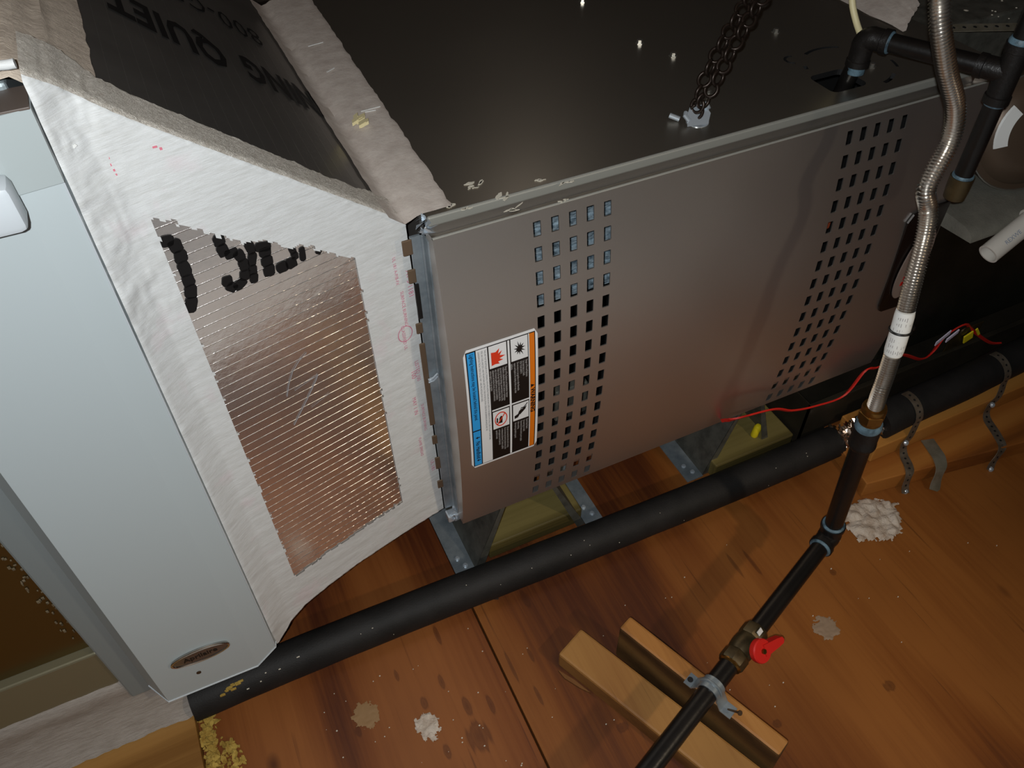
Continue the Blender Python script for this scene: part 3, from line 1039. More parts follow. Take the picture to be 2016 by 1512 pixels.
keep = {}
fold = {}
fs_top = []
for i, x in enumerate(xcols):
    for j in range(rowsN + 1):
        s = j / rowsN
        p, n, d, zf = prof(x, s)
        t = thick(x, p.z)
        if zf is None:
            t += 0.0012 * abs(nz(x * 0.35, p.y * 3, p.z * 3, 110))
        fold[(i, j)] = s < 0.0705
        keep[(i, j)] = (zf is not None) and sd_patch(x, zf) > 0
        q = p + n * t
        q.y -= fillet(x, p.z)
        q.x += lean(x, p.z)
        vs.append(q)
rows1 = rowsN + 1
mi_ = []
for i in range(len(xcols) - 1):
    for j in range(rowsN):
        q = (i, j), (i + 1, j), (i + 1, j + 1), (i, j + 1)
        if any(keep[k] for k in q):
            continue
        (fs_top if fold[(i, j + 1)] else fs).append([a * rows1 + b for a, b in q])


def compact(vs, fs):
    used = sorted({i for f in fs for i in f})
    mp = {u: k for k, u in enumerate(used)}
    return [vs[u] for u in used], [[mp[i] for i in f] for f in fs]


ma.add(*compact(vs, fs))
obj('mastic_coat', ma, M['mastic'], trans, smooth=60)
fm_.add(*compact(vs, fs_top))
lab(obj('fold_mastic', fm_, M['mastic_fold'], trans, smooth=60), 'brush-streaked beige mastic along the top fold')

# mastic'd tape round the rest of the top board: left strip and the joint with the furnace
lt = MB()
G_ = 40
vs, fs = [], []
for a in range(12):
    for b in range(G_ + 1):
        x = -0.376 - 0.044 * a / 11 + (0.002 * nz(b, 0, 0, 0.9) if a == 0 else 0)
        y = 0.035 + (0.70 - 0.035) * b / G_
        vs.append(Vector((x, y, ztop(x))) + NTOP * (0.0018 + 0.0012 * nz(x, y, 0, 90) + 0.003 * (1 if a == 7 else 0)))
for a in range(11):
    for b in range(G_):
        fs.append((a * (G_ + 1) + b, (a + 1) * (G_ + 1) + b, (a + 1) * (G_ + 1) + b + 1, a * (G_ + 1) + b + 1))
lt.add(vs, fs)
lab(obj('left_tape', lt, M['mastic_top'], trans, smooth=60), 'beige mastic-coated tape at the upper end of the slope')
rt = MB()
vs, fs = [], []
prof_r = [(-0.158, 0), (-0.150, 0), (-0.142, 0), (-0.1345, 1), (-0.128, 1), (-0.118, 2), (-0.108, 2), (-0.098, 2), (-0.090, 2), (-0.086, 3)]
for a, (x, m) in enumerate(prof_r):
    for b in range(81):
        y = 0.026 + (0.69 - 0.026) * b / 80
        xx = x + (0.0025 * nz(b, 1, 0, 0.6) + 0.022 * (y - 0.026) / 0.734 if m >= 2 else 0.0015 * nz(b, 3, 0, 0.5))
        if m == 0:
            z = ztop(xx) + 0.0025
        elif m == 1:
            z = 0.7135 + (xx + 0.1345) * 0.5
        else:
            z = 0.7186
        z += 0.0009 * nz(xx, y, 2, 70)
        if m == 3:
            z = 0.7168
        vs.append((xx, y, z))
for a in range(len(prof_r) - 1):
    for b in range(80):
        fs.append((a * 81 + b, (a + 1) * 81 + b, (a + 1) * 81 + b + 1, a * 81 + b + 1))
rt.add(vs, fs)
lab(obj('joint_tape', rt, M['tape_top'], trans, smooth=60), 'grey-beige sealed tape over the joint with the furnace')
# nicks where bright tape shows through
nk = MB()
for x, y, l, a in ((-0.112, 0.40, 0.010, 0.9), (-0.108, 0.49, 0.012, 0.3), (-0.098, 0.27, 0.013, 0.1), (-0.100, 0.265, 0.007, -0.2)):
    nk.obox((x, y, 0.7196), (l * math.cos(a), l * 0.5 * math.sin(a), 0), (-0.0005 * math.sin(a), 0.0007, 0), (0, 0, 0.0004))
nk.obox((-0.406, yf(-0.406) - 0.0085, 0.895), (0.0045, -0.001, 0.003), (-0.0006, 0, 0.0009), (0, -0.0003, 0))
obj('scratch', nk, M['white_label'], trans, kind='stuff')
cf = MB()
for k in range(9):
    c = Vector((-0.121 + random.uniform(-0.006, 0.006), 0.245 + random.uniform(-0.010, 0.010), 0.7215))
    cf.obox(c, (random.uniform(0.003, 0.006), 0.001, 0.001), (0.001, random.uniform(0.003, 0.005), 0), (0, 0, 0.002))
lab(obj('foam_crumb', cf, M['cream'], trans), 'yellow crumb stuck to the joint tape')

# printed lettering on the top board (upside down as seen) and on the front board
SL = Vector((-0.752, 0, 0.659))


def top_text(s, xa, xb, y0, height, bold, off=0.0012):
    """a word fitted between xa and xb down the slope, upside down as seen from the front"""
    vs, fs = text_mesh(s, 1.0, bold, 1.0, 'LEFT', 1.08)
    lo, hi = min(v[0] for v in vs), max(v[0] for v in vs)
    top_ = max(v[1] for v in vs)
    L = abs(xb - xa) / 0.752
    o = Vector((xa, y0, ztop(xa)))
    m = MB().add([o + SL * ((x - lo) / (hi - lo) * L) + Vector((0, -1, 0)) * (y / top_ * height) + NTOP * off for x, y in vs], fs)
    obj('lettering', m, M['marker'], trans)


top_text('NING', -0.158, -0.2325, 0.338, 0.072, 0.035)
top_text('QUIET', -0.2515, -0.352, 0.326, 0.075, 0.035)
top_text('800-GET', -0.185, -0.300, 0.500, 0.058, -0.004)
# front: strokes of the cut-off letters, broken where the scrim threads lift the ink
STROKES = [
    (0.0085, [(-0.3719, 0.7882), (-0.3631, 0.7851), (-0.3611, 0.7727), (-0.3618, 0.7608), (-0.3624, 0.7458), (-0.3629, 0.7344), (-0.3654, 0.7211), (-0.3715, 0.7067)]),
    (0.0078, [(-0.325, 0.7726), (-0.326, 0.7619), (-0.3242, 0.7496), (-0.3133, 0.7494), (-0.311, 0.7379), (-0.3108, 0.7258), (-0.3147, 0.7157), (-0.3253, 0.7103), (-0.3311, 0.7175), (-0.3294, 0.7274)]),
    (0.0065, [(-0.3011, 0.7537), (-0.3002, 0.7404), (-0.3036, 0.7275), (-0.3063, 0.7085)]),
    (0.0075, [(-0.2957, 0.7447), (-0.2821, 0.7401)]),
    (0.0085, [(-0.2877, 0.7408), (-0.2885, 0.7307), (-0.2889, 0.7201), (-0.2901, 0.7083)]),
    (0.0095, [(-0.2811, 0.7113), (-0.2611, 0.7123)]),
    (0.0055, [(-0.2624, 0.7299), (-0.2607, 0.7141)]),
    (0.0050, [(-0.2525, 0.7238), (-0.254, 0.7087)]),
    (0.0045, [(-0.2378, 0.7125), (-0.2347, 0.7096)])]
m_ = MB()
for si, (w, pts) in enumerate(STROKES):
    if si not in (4, 6):
        m_ = MB()
    for a, b in zip(pts, pts[1:]):
        a, b = Vector((*a, 0)), Vector((*b, 0))
        d = b - a
        L = d.length
        n = max(1, round(L / 0.0105))
        u = d.normalized()
        s_ = Vector((-u.y, u.x, 0))
        for k in range(n):
            c0 = a + d * (k / n) - u * 0.0012
            c1 = a + d * ((k + 1) / n) + u * 0.0010
            mid = (c0 + c1) / 2
            hl = (c1 - c0).length / 2
            loop = []
            for j in range(14):
                an = 2 * PI * j / 14
                ca, sa = math.cos(an), math.sin(an)
                k1 = math.copysign(abs(ca) ** 0.55, ca) * hl * random.uniform(0.92, 1.05)
                k2 = math.copysign(abs(sa) ** 0.55, sa) * w * 0.68 * random.uniform(0.9, 1.1)
                q = mid + u * k1 + s_ * k2
                loop.append(FP(q.x, q.y, 0.0009))
            m_.poly(loop)
    if si not in (3, 5):
        obj('letter', m_, M['marker'], trans)
# long scratches in the front foil
m_ = MB()


def hair(pts, w):
    for (x, z), (x2, z2) in zip(pts, pts[1:]):
        d = Vector((x2 - x, z2 - z, 0)).normalized()
        s_ = (-d.y * w, d.x * w)
        m_.add([FP(x - s_[0], z - s_[1], 0.0011), FP(x2 - s_[0], z2 - s_[1], 0.0011), FP(x2 + s_[0], z2 + s_[1], 0.0011), FP(x + s_[0], z + s_[1], 0.0011)], [(0, 1, 2, 3)])


hair([(-0.310, 0.547), (-0.304, 0.563), (-0.296, 0.578), (-0.286, 0.588), (-0.276, 0.594)], 0.00045)
hair([(-0.312, 0.500), (-0.300, 0.515), (-0.288, 0.530), (-0.274, 0.549), (-0.270, 0.556)], 0.0006)
hair([(-0.300, 0.550), (-0.285, 0.553), (-0.272, 0.555)], 0.00035)
hair([(-0.287, 0.513), (-0.276, 0.516), (-0.262, 0.520)], 0.0003)
obj('scratch', m_, M['zinc'], trans, kind='stuff')
# faint red print on the tape under the mastic
m_ = MB()


def front_text(s, x, z, size, ang, bold=0.0, xs=1.0):
    vs, fs = text_mesh(s, size, bold, xs)
    ca, sa = math.cos(ang), math.sin(ang)
    out = []
    for a, b in vs:
        px, pz = x + a * ca - b * sa, z + a * sa + b * ca
        out.append(FP(px, pz, thick(px, pz) + 0.0006))
    m_.add(out, fs)


dn = -PI / 2
for s, x, z, sz in (('SURFACE BURNING', -0.1545, 0.615, 0.0060), ('LISTED 100', -0.1490, 0.50, 0.0075), ('UL 181 A-P/B-FX', -0.1580, 0.665, 0.0055), ('CLASSIFIED UL', -0.1600, 0.565, 0.0060),
                    ('MAY 1 IN', -0.1600, 0.440, 0.0080), ('SURFACE BURNING', -0.1490, 0.42, 0.0060), ('A1 5 1181', -0.1440, 0.64, 0.0095), ('100', -0.1560, 0.487, 0.0100), ('FLAME SPREAD', -0.1600, 0.36, 0.0060), ('UL 181', -0.1470, 0.30, 0.0085)):
    front_text(s, x, z, sz, dn)
ring = [(-0.1565 + 0.0095 * math.cos(2 * PI * k / 26), 0.552 + 0.0115 * math.sin(2 * PI * k / 26)) for k in range(26)]
for (x, z), (x2, z2) in zip(ring, ring[1:] + ring[:1]):
    d = Vector((x2 - x, z2 - z, 0)).normalized() * 0.0005
    m_.add([FP(x - -d.y, z - d.x, 0.0032), FP(x2 + d.y, z2 - d.x, 0.0032), FP(x2 - d.y, z2 + d.x, 0.0032), FP(x - d.y, z + d.x, 0.0032)], [(0, 1, 2, 3)])
obj('tape_print', m_, M['pink_print'], trans, kind='stuff')
m_ = MB()
for x, z in ((-0.4035, 0.8785), (-0.402, 0.874), (-0.403, 0.8705), (-0.386, 0.876), (-0.3865, 0.870), (-0.386, 0.865), (-0.3855, 0.861), (-0.35, 0.872), (-0.346, 0.869)):
    m_.obox(FP(x, z, thick(x, z) + 0.0004), (random.uniform(0.001, 0.0022), 0, 0), (0, 0, random.uniform(0.0006, 0.0012)), NF * 0.0003)
obj('red_mark', m_, M['red_print'], trans, kind='stuff')

# ================================================================== AIR CLEANER CABINET
cab = thing('air_cleaner', 'tall white air cleaner cabinet with oval badge at the left', 'air cleaner', (-0.5, 0.25, 0.13))
cb = MB()
cb.box((-0.634, -0.012, 0.095), (-0.430, 0.60, 0.946), 0.003)
lab(obj('body', cb, plain('smooth_galvanised', '#8f999c', 0.45, 0.35), cab), 'blue-grey sheet-metal body behind the door')
YD = -0.047


def SH(x, y, z):
    return Vector((x + 0.0150 * (z - 0.15), y, z))


pf = [(-0.604, -0.012), (-0.604, YD + 0.030), (-0.5845, YD), (-0.4615, YD), (-0.4300, YD + 0.004), (-0.4280, YD + 0.012), (-0.4280, -0.014)]
ZBOT = [0.113, 0.118, 0.108, 0.105, 0.128, 0.128, 0.128]


def door_loop(z, g=0.0):
    return [SH(x, y, z) for x, y in pf]


dz0, dz1 = 0.108, 0.885
dm = MB()
n_ = len(pf)
dm.add([SH(x, y, z) for (x, y), z in zip(pf, ZBOT)] + door_loop(dz1), [(i, (i + 1) % n_, (i + 1) % n_ + n_, i + n_) for i in range(n_)] + [tuple(range(n_)), tuple(range(n_, 2 * n_))])
dobj = obj('door', dm, M['white_paint'], cab)
rim = MB()
rim.tube([SH(x, y - 0.0002, z) for (x, y), z in zip(pf, ZBOT)][1:-1], 0.0013, 6)
rim.tube([SH(-0.4300, YD + 0.004, 0.128), SH(-0.4300, YD + 0.004, dz1)], 0.0009, 6)
obj('hem', rim, M['white_handle'], dobj)
cp = MB()
pc = [(-0.606, -0.012), (-0.606, YD + 0.027), (-0.5855, YD - 0.004), (-0.4610, YD - 0.004), (-0.4290, YD + 0.000), (-0.4275, -0.014)]
cp.add([SH(x, y, 0.880) for x, y in pc] + [SH(x, y, 0.939) for x, y in pc],
       [(i, (i + 1) % 6, (i + 1) % 6 + 6, i + 6) for i in range(6)] + [tuple(range(6)), tuple(range(6, 12))])
lab(obj('latch_cover', cp, plain('latch_grey', '#a3abab', 0.45), cab), 'slightly darker cover at the top of the cabinet')
lab(obj('cover_top', MB().box((-0.597, YD - 0.001, 0.9385), (-0.4175, -0.010, 0.9405), 0.0005), plain('brown_top', '#5b5049', 0.5), cab), 'dark brown-grey top of the latch cover')
hd = MB().box((-0.56, YD - 0.030, 0.863), (-0.4490, YD - 0.003, 0.901), 0.006)
lab(obj('handle', hd, M['white_handle'], cab, smooth=40), 'white latch handle')
# oval badge
bc = Vector((-0.5175, YD - 0.0006, 0.1945))
om = MB()
ew, eh = 0.0372, 0.0135
om.prism([bc + Vector((ew * math.cos(2 * PI * k / 40), 0, eh * math.sin(2 * PI * k / 40))) for k in range(40)], (0, -0.003, 0))
ob = lab(obj('badge', om, M['badge_grey'], cab, smooth=30), 'dark silver oval name badge')
om = MB()
om.tube([bc + Vector((ew * math.cos(2 * PI * k / 40), -0.003, eh * math.sin(2 * PI * k / 40))) for k in range(40)], 0.0016, 8, closed=True)
obj('badge_rim', om, M['chrome'], ob, smooth=True)
vs, fs = text_mesh('Aprilaire', 0.0125, 0.0002, 1.0, 'CENTER')
om = MB().add([bc + Vector((x, -0.0034, y - 0.0035)) for x, y in vs], fs)
obj('badge_lettering', om, M['lab_black'], ob)
om = MB().rings((-0.532, YD + 0.001, 0.150), (0, -1, 0), [(0, 0.0032), (0.002, 0.0032), (0.0022, 0.0018)], 12)
obj('screw', om, M['nail'], cab)
# mastic over the top of the cabinet
tp = MB()
vs, fs = [], []
for a in range(26):
    for b in range(60):
        x, y = -0.634 + 0.218 * a / 25, -0.021 + 0.62 * b / 59
        z = 0.9585 + 0.002 * nz(x, y, 0, 40) + 0.0016 * nz(x * 0.4, y, 3, 120)
        if a == 25:
            z = 0.951
        if b == 0:
            z -= 0.006
        vs.append((x, y + (0.003 * nz(x, 0, 0, 80) if b == 0 else 0), z))
for a in range(25):
    for b in range(59):
        fs.append((a * 60 + b, (a + 1) * 60 + b, (a + 1) * 60 + b + 1, a * 60 + b + 1))
tp.add(vs, fs)
lab(obj('top_mastic', tp, M['mastic_top'], cab, smooth=60), 'beige mastic brushed over the cabinet top')
wm = MB()
wm.tube([(-0.62 + 0.203 * k / 40, -0.0230 + 0.004 * abs(nz(k, 0, 0, 0.25)) + 0.0012 * nz(k, 0, 0, 0.9), 0.9615 + 0.001 * nz(k, 1, 0, 0.7)) for k in range(41)], 0.0036, 8)
lab(obj('mastic_bead', wm, M['mastic'], cab, smooth=60), 'white bead along the cabinet top edge')

# ================================================================== RETURN DUCT AT FAR LEFT
rd = thing('return_duct', 'dark foil-faced return duct at the far left with mastic skirt', 'duct', (-0.85, 0.3, 0.0))
u_ = MB().box((-1.30, 0.012, 0.216), (-0.636, 0.62, 0.955))
obj('upper_board', u_, M['foil_left'], rd)
lo = MB().box((-1.30, -0.002, 0.09), (-0.636, 0.62, 0.2155), 0.003)
obj('lower_board', lo, M['foil_low'], rd)
ms = MB()
vs, fs = [], []
for a in range(121):
    x = -1.30 + 0.728 * a / 120
    for b in range(15):
        t = b / 14
        z = 0.135 * (1 - t) + 0.0225 * t
        y = -0.0045 - 0.030 * t ** 2.5
        if b == 0:
            z += 0.006 * nz(x, 0, 0, 30)
            y = 0.0
        if b == 14:
            y -= 0.006 * abs(nz(x, 2, 0, 40)) + 0.004 * nz(x, 4, 0, 120)
        y += 0.0015 * nz(x * 0.5, z, 3, 60) - 0.004 * math.exp(-((t - 0.2) / 0.12) ** 2)
        vs.append((x, y, z))
for a in range(120):
    for b in range(14):
        fs.append((a * 15 + b, (a + 1) * 15 + b, (a + 1) * 15 + b + 1, a * 15 + b + 1))
ms.add(vs, fs)
lab(obj('mastic_skirt', ms, mastic_mat('skirt_mastic', '#a59d95', '#8f867d', (7, 60, 60), 0.4), rd, smooth=60), 'white mastic skirt along the foot of the duct')
bead = MB()
bp2 = [(-0.637 + 0.003 * nz(k, 0, 0, 0.7), 0.006 + 0.003 * nz(k, 3, 0, 0.8), 0.10 + 0.02 * k) for k in range(42)]
bead.tube(bp2, [0.004 + 0.002 * nz(k, 9, 0, 0.9) for k in range(42)], 8)
for k in range(80):
    bead.obox((-0.643 - random.uniform(0, 0.014), 0.011, random.uniform(0.22, 0.80)), (random.uniform(0.0006, 0.0018), 0, 0), (0, 0.0008, 0), (0, 0, random.uniform(0.001, 0.003)), 0.0003)
lab(obj('mastic_bead', bead, plain('dirty_bead', '#7d6f58', 0.7, var='#54462f', var_scale=120, bump=0.4, bump_scale=300), rd, smooth=60), 'lumpy mastic bead where the duct meets the cabinet')

# pale plywood offcut under the duct
tag(obj('plywood_offcut', MB().box((-1.33, -0.75, -0.0005), (-0.575, 0.55, 0.0195), 0.001), M['yellow_ply']), 'pale yellow plywood sheet laid under the left duct', 'plywood')

# insulation fluff in the gap beside it
fm = MB()
for k in range(240):
    t = random.random()
    strand = random.random() < 0.72
    c = Vector((-0.562 + random.gauss(0, 0.006), -0.034 - 0.085 * t + random.gauss(0, 0.003), random.uniform(0.001, 0.009)) if strand
               else (-0.536 + random.gauss(0, 0.006), -0.085 - 0.06 * t, random.uniform(0.001, 0.007)))
    l = random.uniform(0.002, 0.008)
    ax_ = Vector((random.uniform(-1, 1), random.uniform(-1, 1), random.uniform(-0.3, 0.5))).normalized()
    bx_ = ax_.cross(Vector((random.uniform(-0.4, 0.4), random.uniform(-0.4, 0.4), 1))).normalized()
    lp = [c + ax_ * (math.cos(2 * PI * j / 7) * l * random.uniform(0.5, 1.2)) + bx_ * (math.sin(2 * PI * j / 7) * l * random.uniform(0.25, 0.8)) for j in range(7)]
    for p_ in lp:
        p_.z = max(p_.z, 0.0006)
    fm.prism(lp, ax_.cross(bx_) * (0.0015 if ax_.cross(bx_).z > 0 else -0.0015))
for k in range(26):
    t = random.random()
    c = Vector((-0.497 - 0.028 * t + random.gauss(0, 0.002), -0.0335 - 0.006 * t + random.gauss(0, 0.0015), 0.0585 - 0.003 * t))
    l = random.uniform(0.001, 0.004)
    fm.obox(c, (l, 0, 0), (0, l * 0.4, 0), (0, 0, l * 0.3), l * 0.1)
fo = obj('insulation_fluff', fm, M['fluff'], kind='stuff')
tag(fo, 'yellow insulation fluff in the gap beside the pale plywood', 'insulation')

# ================================================================== SUPPORT STANDS UNDER THE FURNACE
def stand(name, label, feet, grp):
    t = thing(name, label, 'stand', (sum(f[0] for f in feet) / len(feet), 0.3, 0.0), grp)
    for x0, sgn, top_dx in feet:
        w = 0.034
        f_ = MB().box((x0, 0.020, 0.0), (x0 + w, 0.60, 0.0018))
        obj('foot_flange', f_, M['galv'], t)
        xb = x0 + (w if sgn > 0 else 0)
        xt = xb + sgn * top_dx
        th = 0.0014
        web = MB()
        web.prism([(xb, 0.022, 0.001), (xb, 0.60, 0.001), (xt, 0.60, 0.178), (xt, -0.001 + 0.02, 0.178)], (th * sgn, 0, th))
        web.prism([(xb, 0.022, 0.001), (xb + sgn * 0.016, 0.022, 0.001), (xt + sgn * 0.006, 0.019, 0.178), (xt, 0.019, 0.178)], (0, 0.0014, 0))
        obj('web', web, M['galv_dull'], t)
        for sy, sx in ((0.054, 0.4), (0.036, 0.62)):
            sm = MB().rings((x0 + w * sx, sy, 0.0018), (0, 0, 1), [(0, 0.0045), (0.001, 0.0045), (0.0012, 0.003), (0.004, 0.0028)], 8)
            obj('screw', sm, M['zinc'], t)
    return t


stand('support_stand', 'galvanised sheet-metal stand under the left half of the furnace', [(-0.134, 1, 0.060), (0.112, -1, 0.075)], None)
stand('support_stand', 'galvanised sheet-metal stand under the right half of the furnace', [(0.326, 1, 0.055), (0.512, -1, 0.06)], None)

# treated lumber lying under the furnace
tag(obj('treated_board', MB().box((-0.070, 0.030, 0.0005), (0.108, 0.119, 0.0385), 0.003), M['treated']), 'greenish treated board on the floor between the left stand feet', 'lumber')
tag(obj('treated_board', MB().box((0.372, 0.006, 0.0005), (0.548, 0.095, 0.0385), 0.003), M['treated']), 'greenish treated board end in front of the right stand', 'lumber')
pg = MB().rings((0.478, 0.036, 0.0385), (0.12, -0.05, 1), [(0, 0.006), (0.003, 0.0072), (0.025, 0.0070), (0.029, 0.005), (0.030, 0.002)], 14)
tag(obj('wire_nut', pg, M['yellow'], smooth=40), 'yellow plug standing on the treated board end', 'plug')

# ================================================================== BLACK INSULATED PIPES
p1 = spline([(-0.571, -0.018, 0.031), (-0.40, -0.018, 0.031), (-0.20, -0.022, 0.031), (0.0, -0.028, 0.031), (0.25, -0.034, 0.031), (0.45, -0.037, 0.032), (0.618, -0.038, 0.034)], 0.02)
pm = MB().tube(p1, [0.0300 + 0.0006 * nz(i, 0, 0, 0.4) for i in range(len(p1))], 28)
pipe1 = tag(obj('insulated_pipe', pm, M['foam'], smooth=60), 'long black foam-covered pipe on the floor below the furnace', 'pipe')
sp = MB()
for k in range(16):
    i = random.randrange(1, len(p1) - 1)
    c = p1[i]
    a = random.uniform(0.25, 1.6)
    sp.obox(c + Vector((random.uniform(-0.01, 0.01), -0.0298 * math.sin(a), 0.0298 * math.cos(a))), (random.uniform(0.0004, 0.0012), 0, 0), (0, 0.0006, 0), (0, 0, 0.0006), 0.0002)
for dx, a in ((-0.44, 0.7), (-0.41, 0.5), (-0.49, 1.0), (-0.47, 0.9), (-0.46, 0.6)):
    sp.obox(Vector((dx, -0.018 - 0.030 * math.sin(a), 0.031 + 0.030 * math.cos(a))), (random.uniform(0.001, 0.0025), 0, 0), (0, 0.0007, -0.0007), (0, 0.0005, 0.0006), 0.0002)
lab(obj('mastic_speck', sp, M['speck'], pipe1, kind='stuff'), 'pale specks of mastic and insulation')
p2 = spline([(0.655, -0.073, 0.100), (0.72, -0.073, 0.106), (0.837, -0.072, 0.108), (0.95, -0.067, 0.108), (1.25, -0.055, 0.110)], 0.02)
pm = MB().tube(p2, [0.0315 + 0.0006 * nz(i, 4, 0, 0.4) for i in range(len(p2))], 28)
tag(obj('insulated_pipe', pm, M['foam'], smooth=60), 'black foam-covered pipe strapped on top of the lumber at right', 'pipe')
# crinkled foil wrap in the gap between the two lengths
cr = MB()
vs, fs = [], []
nA, nB = 26, 22
ca, cb_ = Vector((0.612, -0.040, 0.036)), Vector((0.668, -0.072, 0.096))
ax = (cb_ - ca).normalized()
uu = ax.cross(Vector((0, 0, 1))).normalized()
ww = ax.cross(uu)
for a in range(nA):
    for b in range(nB):
        t = a / (nA - 1)
        an = 2 * PI * b / nB
        r = 0.0235 + 0.0055 * random.uniform(-1, 1) + (0.005 if a < 3 else 0)
        vs.append(ca + (cb_ - ca) * t + (uu * math.cos(an) + ww * math.sin(an)) * r + ax * random.uniform(-0.0015, 0.0015))
for a in range(nA - 1):
    for b in range(nB):
        fs.append((a * nB + b, a * nB + (b + 1) % nB, (a + 1) * nB + (b + 1) % nB, (a + 1) * nB + b))
cr.add(vs, fs)
tag(obj('foil_wrap', cr, M['crinkle']), 'crinkled silver foil wrap between the two black pipes', 'foil wrap')

# ================================================================== LUMBER AT RIGHT
def skew_board(name, label, pts_front, depth, z0, z1, mat, bev=0.002):
    (xa, ya), (xb, yb) = pts_front
    m = MB()
    d = Vector((xb - xa, yb - ya, 0)).normalized()
    n = Vector((-d.y, d.x, 0))
    c = Vector(((xa + xb) / 2, (ya + yb) / 2, (z0 + z1) / 2)) + n * depth / 2
    m.obox(c, d * (Vector((xb - xa, yb - ya)).length / 2), n * depth / 2, Vector((0, 0, (z1 - z0) / 2)), bev)
    return tag(obj(name, m, mat), label, 'lumber')


lowb = skew_board('floor_lumber', 'wide reddish board flat on the floor under the strapped pipe', [(0.590, -0.143), (1.35, -0.262)], 0.185, 0.0005, 0.0375, M['beam_wood2'])
skew_board('pipe_lumber', 'paler board on the wide board right beneath the strapped pipe', [(0.628, -0.107), (1.34, -0.113)], 0.089, 0.038, 0.0755, M['beam_wood'])
# dark scorch mark on the wide board's top
# galvanised plumber's straps
def pstrap(label, x, pts, perforated=True):
    t = thing('pipe_strap', label, 'strap', (x, -0.15, 0.0))
    m = MB()
    pts = [Vector(p) for p in pts]
    m.ribbon(spline(pts, 0.006), Vector((1, 0.02, 0.03)), 0.0165, 0.0010)
    obj('band', m, M['strap'], t, smooth=50)
    hm = MB()
    sp_ = spline(pts, 0.0115)
    for k in range(1, len(sp_) - 1):
        d = (sp_[k + 1] - sp_[k - 1]).normalized()
        s_ = (Vector((1, 0.02, 0.03)) - d * d.x).normalized()
        n = d.cross(s_)
        if n.z - n.y < 0:
            n = -n
        hm.rings(sp_[k] + n * 0.0005, n, [(0, 0.0023), (0.0003, 0.0022)], 10)
    obj('hole_row', hm, M['dark_inside'], t, kind='stuff')
    return t


def arcp(cx, cy, cz, r, a0, a1, n, dx=0.0):
    return [(cx + dx * k / n, cy - r * math.sin(math.radians(a0 + (a1 - a0) * k / n)), cz + r * math.cos(math.radians(a0 + (a1 - a0) * k / n))) for k in range(n + 1)]


sa = pstrap('perforated metal strap over the pipe nearest the gas valve riser', 0.70,
            arcp(0.715, -0.073, 0.1065, 0.0332, -25, 105, 9, 0.0) + [(0.706, -0.1105, 0.073), (0.696, -0.1125, 0.058), (0.694, -0.122, 0.0405), (0.684, -0.145, 0.0395), (0.675, -0.158, 0.036), (0.668, -0.166, 0.012), (0.664, -0.176, 0.002)])
sb = pstrap('perforated metal strap over the pipe at the right edge', 0.90,
            arcp(0.935, -0.068, 0.108, 0.0332, -25, 105, 9, 0.0) + [(0.925, -0.109, 0.078), (0.905, -0.113, 0.060), (0.900, -0.122, 0.0405), (0.885, -0.160, 0.0395), (0.872, -0.186, 0.036), (0.852, -0.195, 0.012), (0.842, -0.202, 0.002)])
for t, pp in ((sa, ((0.697, -0.1135, 0.064), (0.668, -0.170, 0.003))), (sb, ((0.908, -0.1145, 0.066), (0.846, -0.200, 0.003)))):
    for i, p in enumerate(pp):
        obj('screw', MB().rings(p, (0, -0.7, 0.7), [(0, 0.0055), (0.002, 0.005), (0.004, 0.0028)], 10), M['zinc'], t, smooth=30)
m = MB().ribbon(spline([(0.760, -0.113, 0.0395), (0.752, -0.140, 0.0400), (0.746, -0.156, 0.0405), (0.737, -0.172, 0.034), (0.726, -0.182, 0.014), (0.716, -0.192, 0.0025)], 0.006), Vector((1, 0.1, 0)), 0.025, 0.0012)
tag(obj('metal_strip', m, M['strap_plain'], smooth=40), 'bent plain grey metal strip on the wide board between the straps', 'strap')

# ================================================================== GAS LINE
gas = thing('gas_pipe', 'black iron gas line rising from the floor block to the flexible connector', 'pipe', (0.2, -0.3, 0.09))
EB = Vector((0.405, -0.231, 0.117))          # elbow
DN = Vector((-0.080, -0.424, 0.1055))        # far end past the frame
dv = (EB - DN).normalized()
GR = 0.0140


def along(t):
    return DN + dv * t


LT = (EB - DN).length
tv = LT - 0.305                                # valve station
tv = ((Vector((0.172, -0.322, 0)) - Vector((DN.x, DN.y, 0))).length)
obj('pipe_run', MB().tube([DN - dv * 0.25, along(tv - 0.02)], GR, 20), M['black_iron'], gas, smooth=True)
obj('pipe_run', MB().tube([along(tv + 0.03), EB - dv * 0.016], GR * 0.96, 20), M['black_iron'], gas, smooth=True)
# 45 degree elbow
RT = Vector((0.387, -0.225, 0.372))
rv = (RT - EB).normalized()
el = MB()
epts, ers = [], []
for d, r in ((-0.030, 0.0185), (-0.023, 0.0185), (-0.022, 0.0165), (-0.010, 0.0165)):
    epts.append(EB + dv * d)
    ers.append(r)
for k in range(1, 6):
    a = EB - dv * 0.010
    b = EB + rv * 0.010
    t = k / 6
    epts.append((1 - t) ** 2 * a + 2 * t * (1 - t) * EB + t * t * b)
    ers.append(0.0172)
for d, r in ((0.010, 0.0165), (0.022, 0.0165), (0.023, 0.0185), (0.030, 0.0185)):
    epts.append(EB + rv * d)
    ers.append(r)
el.tube(epts, ers, 24)
obj('elbow', el, M['cast_iron'], gas, smooth=35)
for dp in (MB().rings(EB - dv * 0.0335, dv, [(0, 0.0148), (0.002, 0.0168), (0.0045, 0.0168)], 24),
           MB().rings(EB + rv * 0.0295, rv, [(0, 0.0168), (0.0025, 0.0166), (0.0045, 0.0146)], 24)):
    lab(obj('sealant_ring', dp, M['dope'], gas, smooth=30), 'blue-grey pipe dope ring at the elbow')
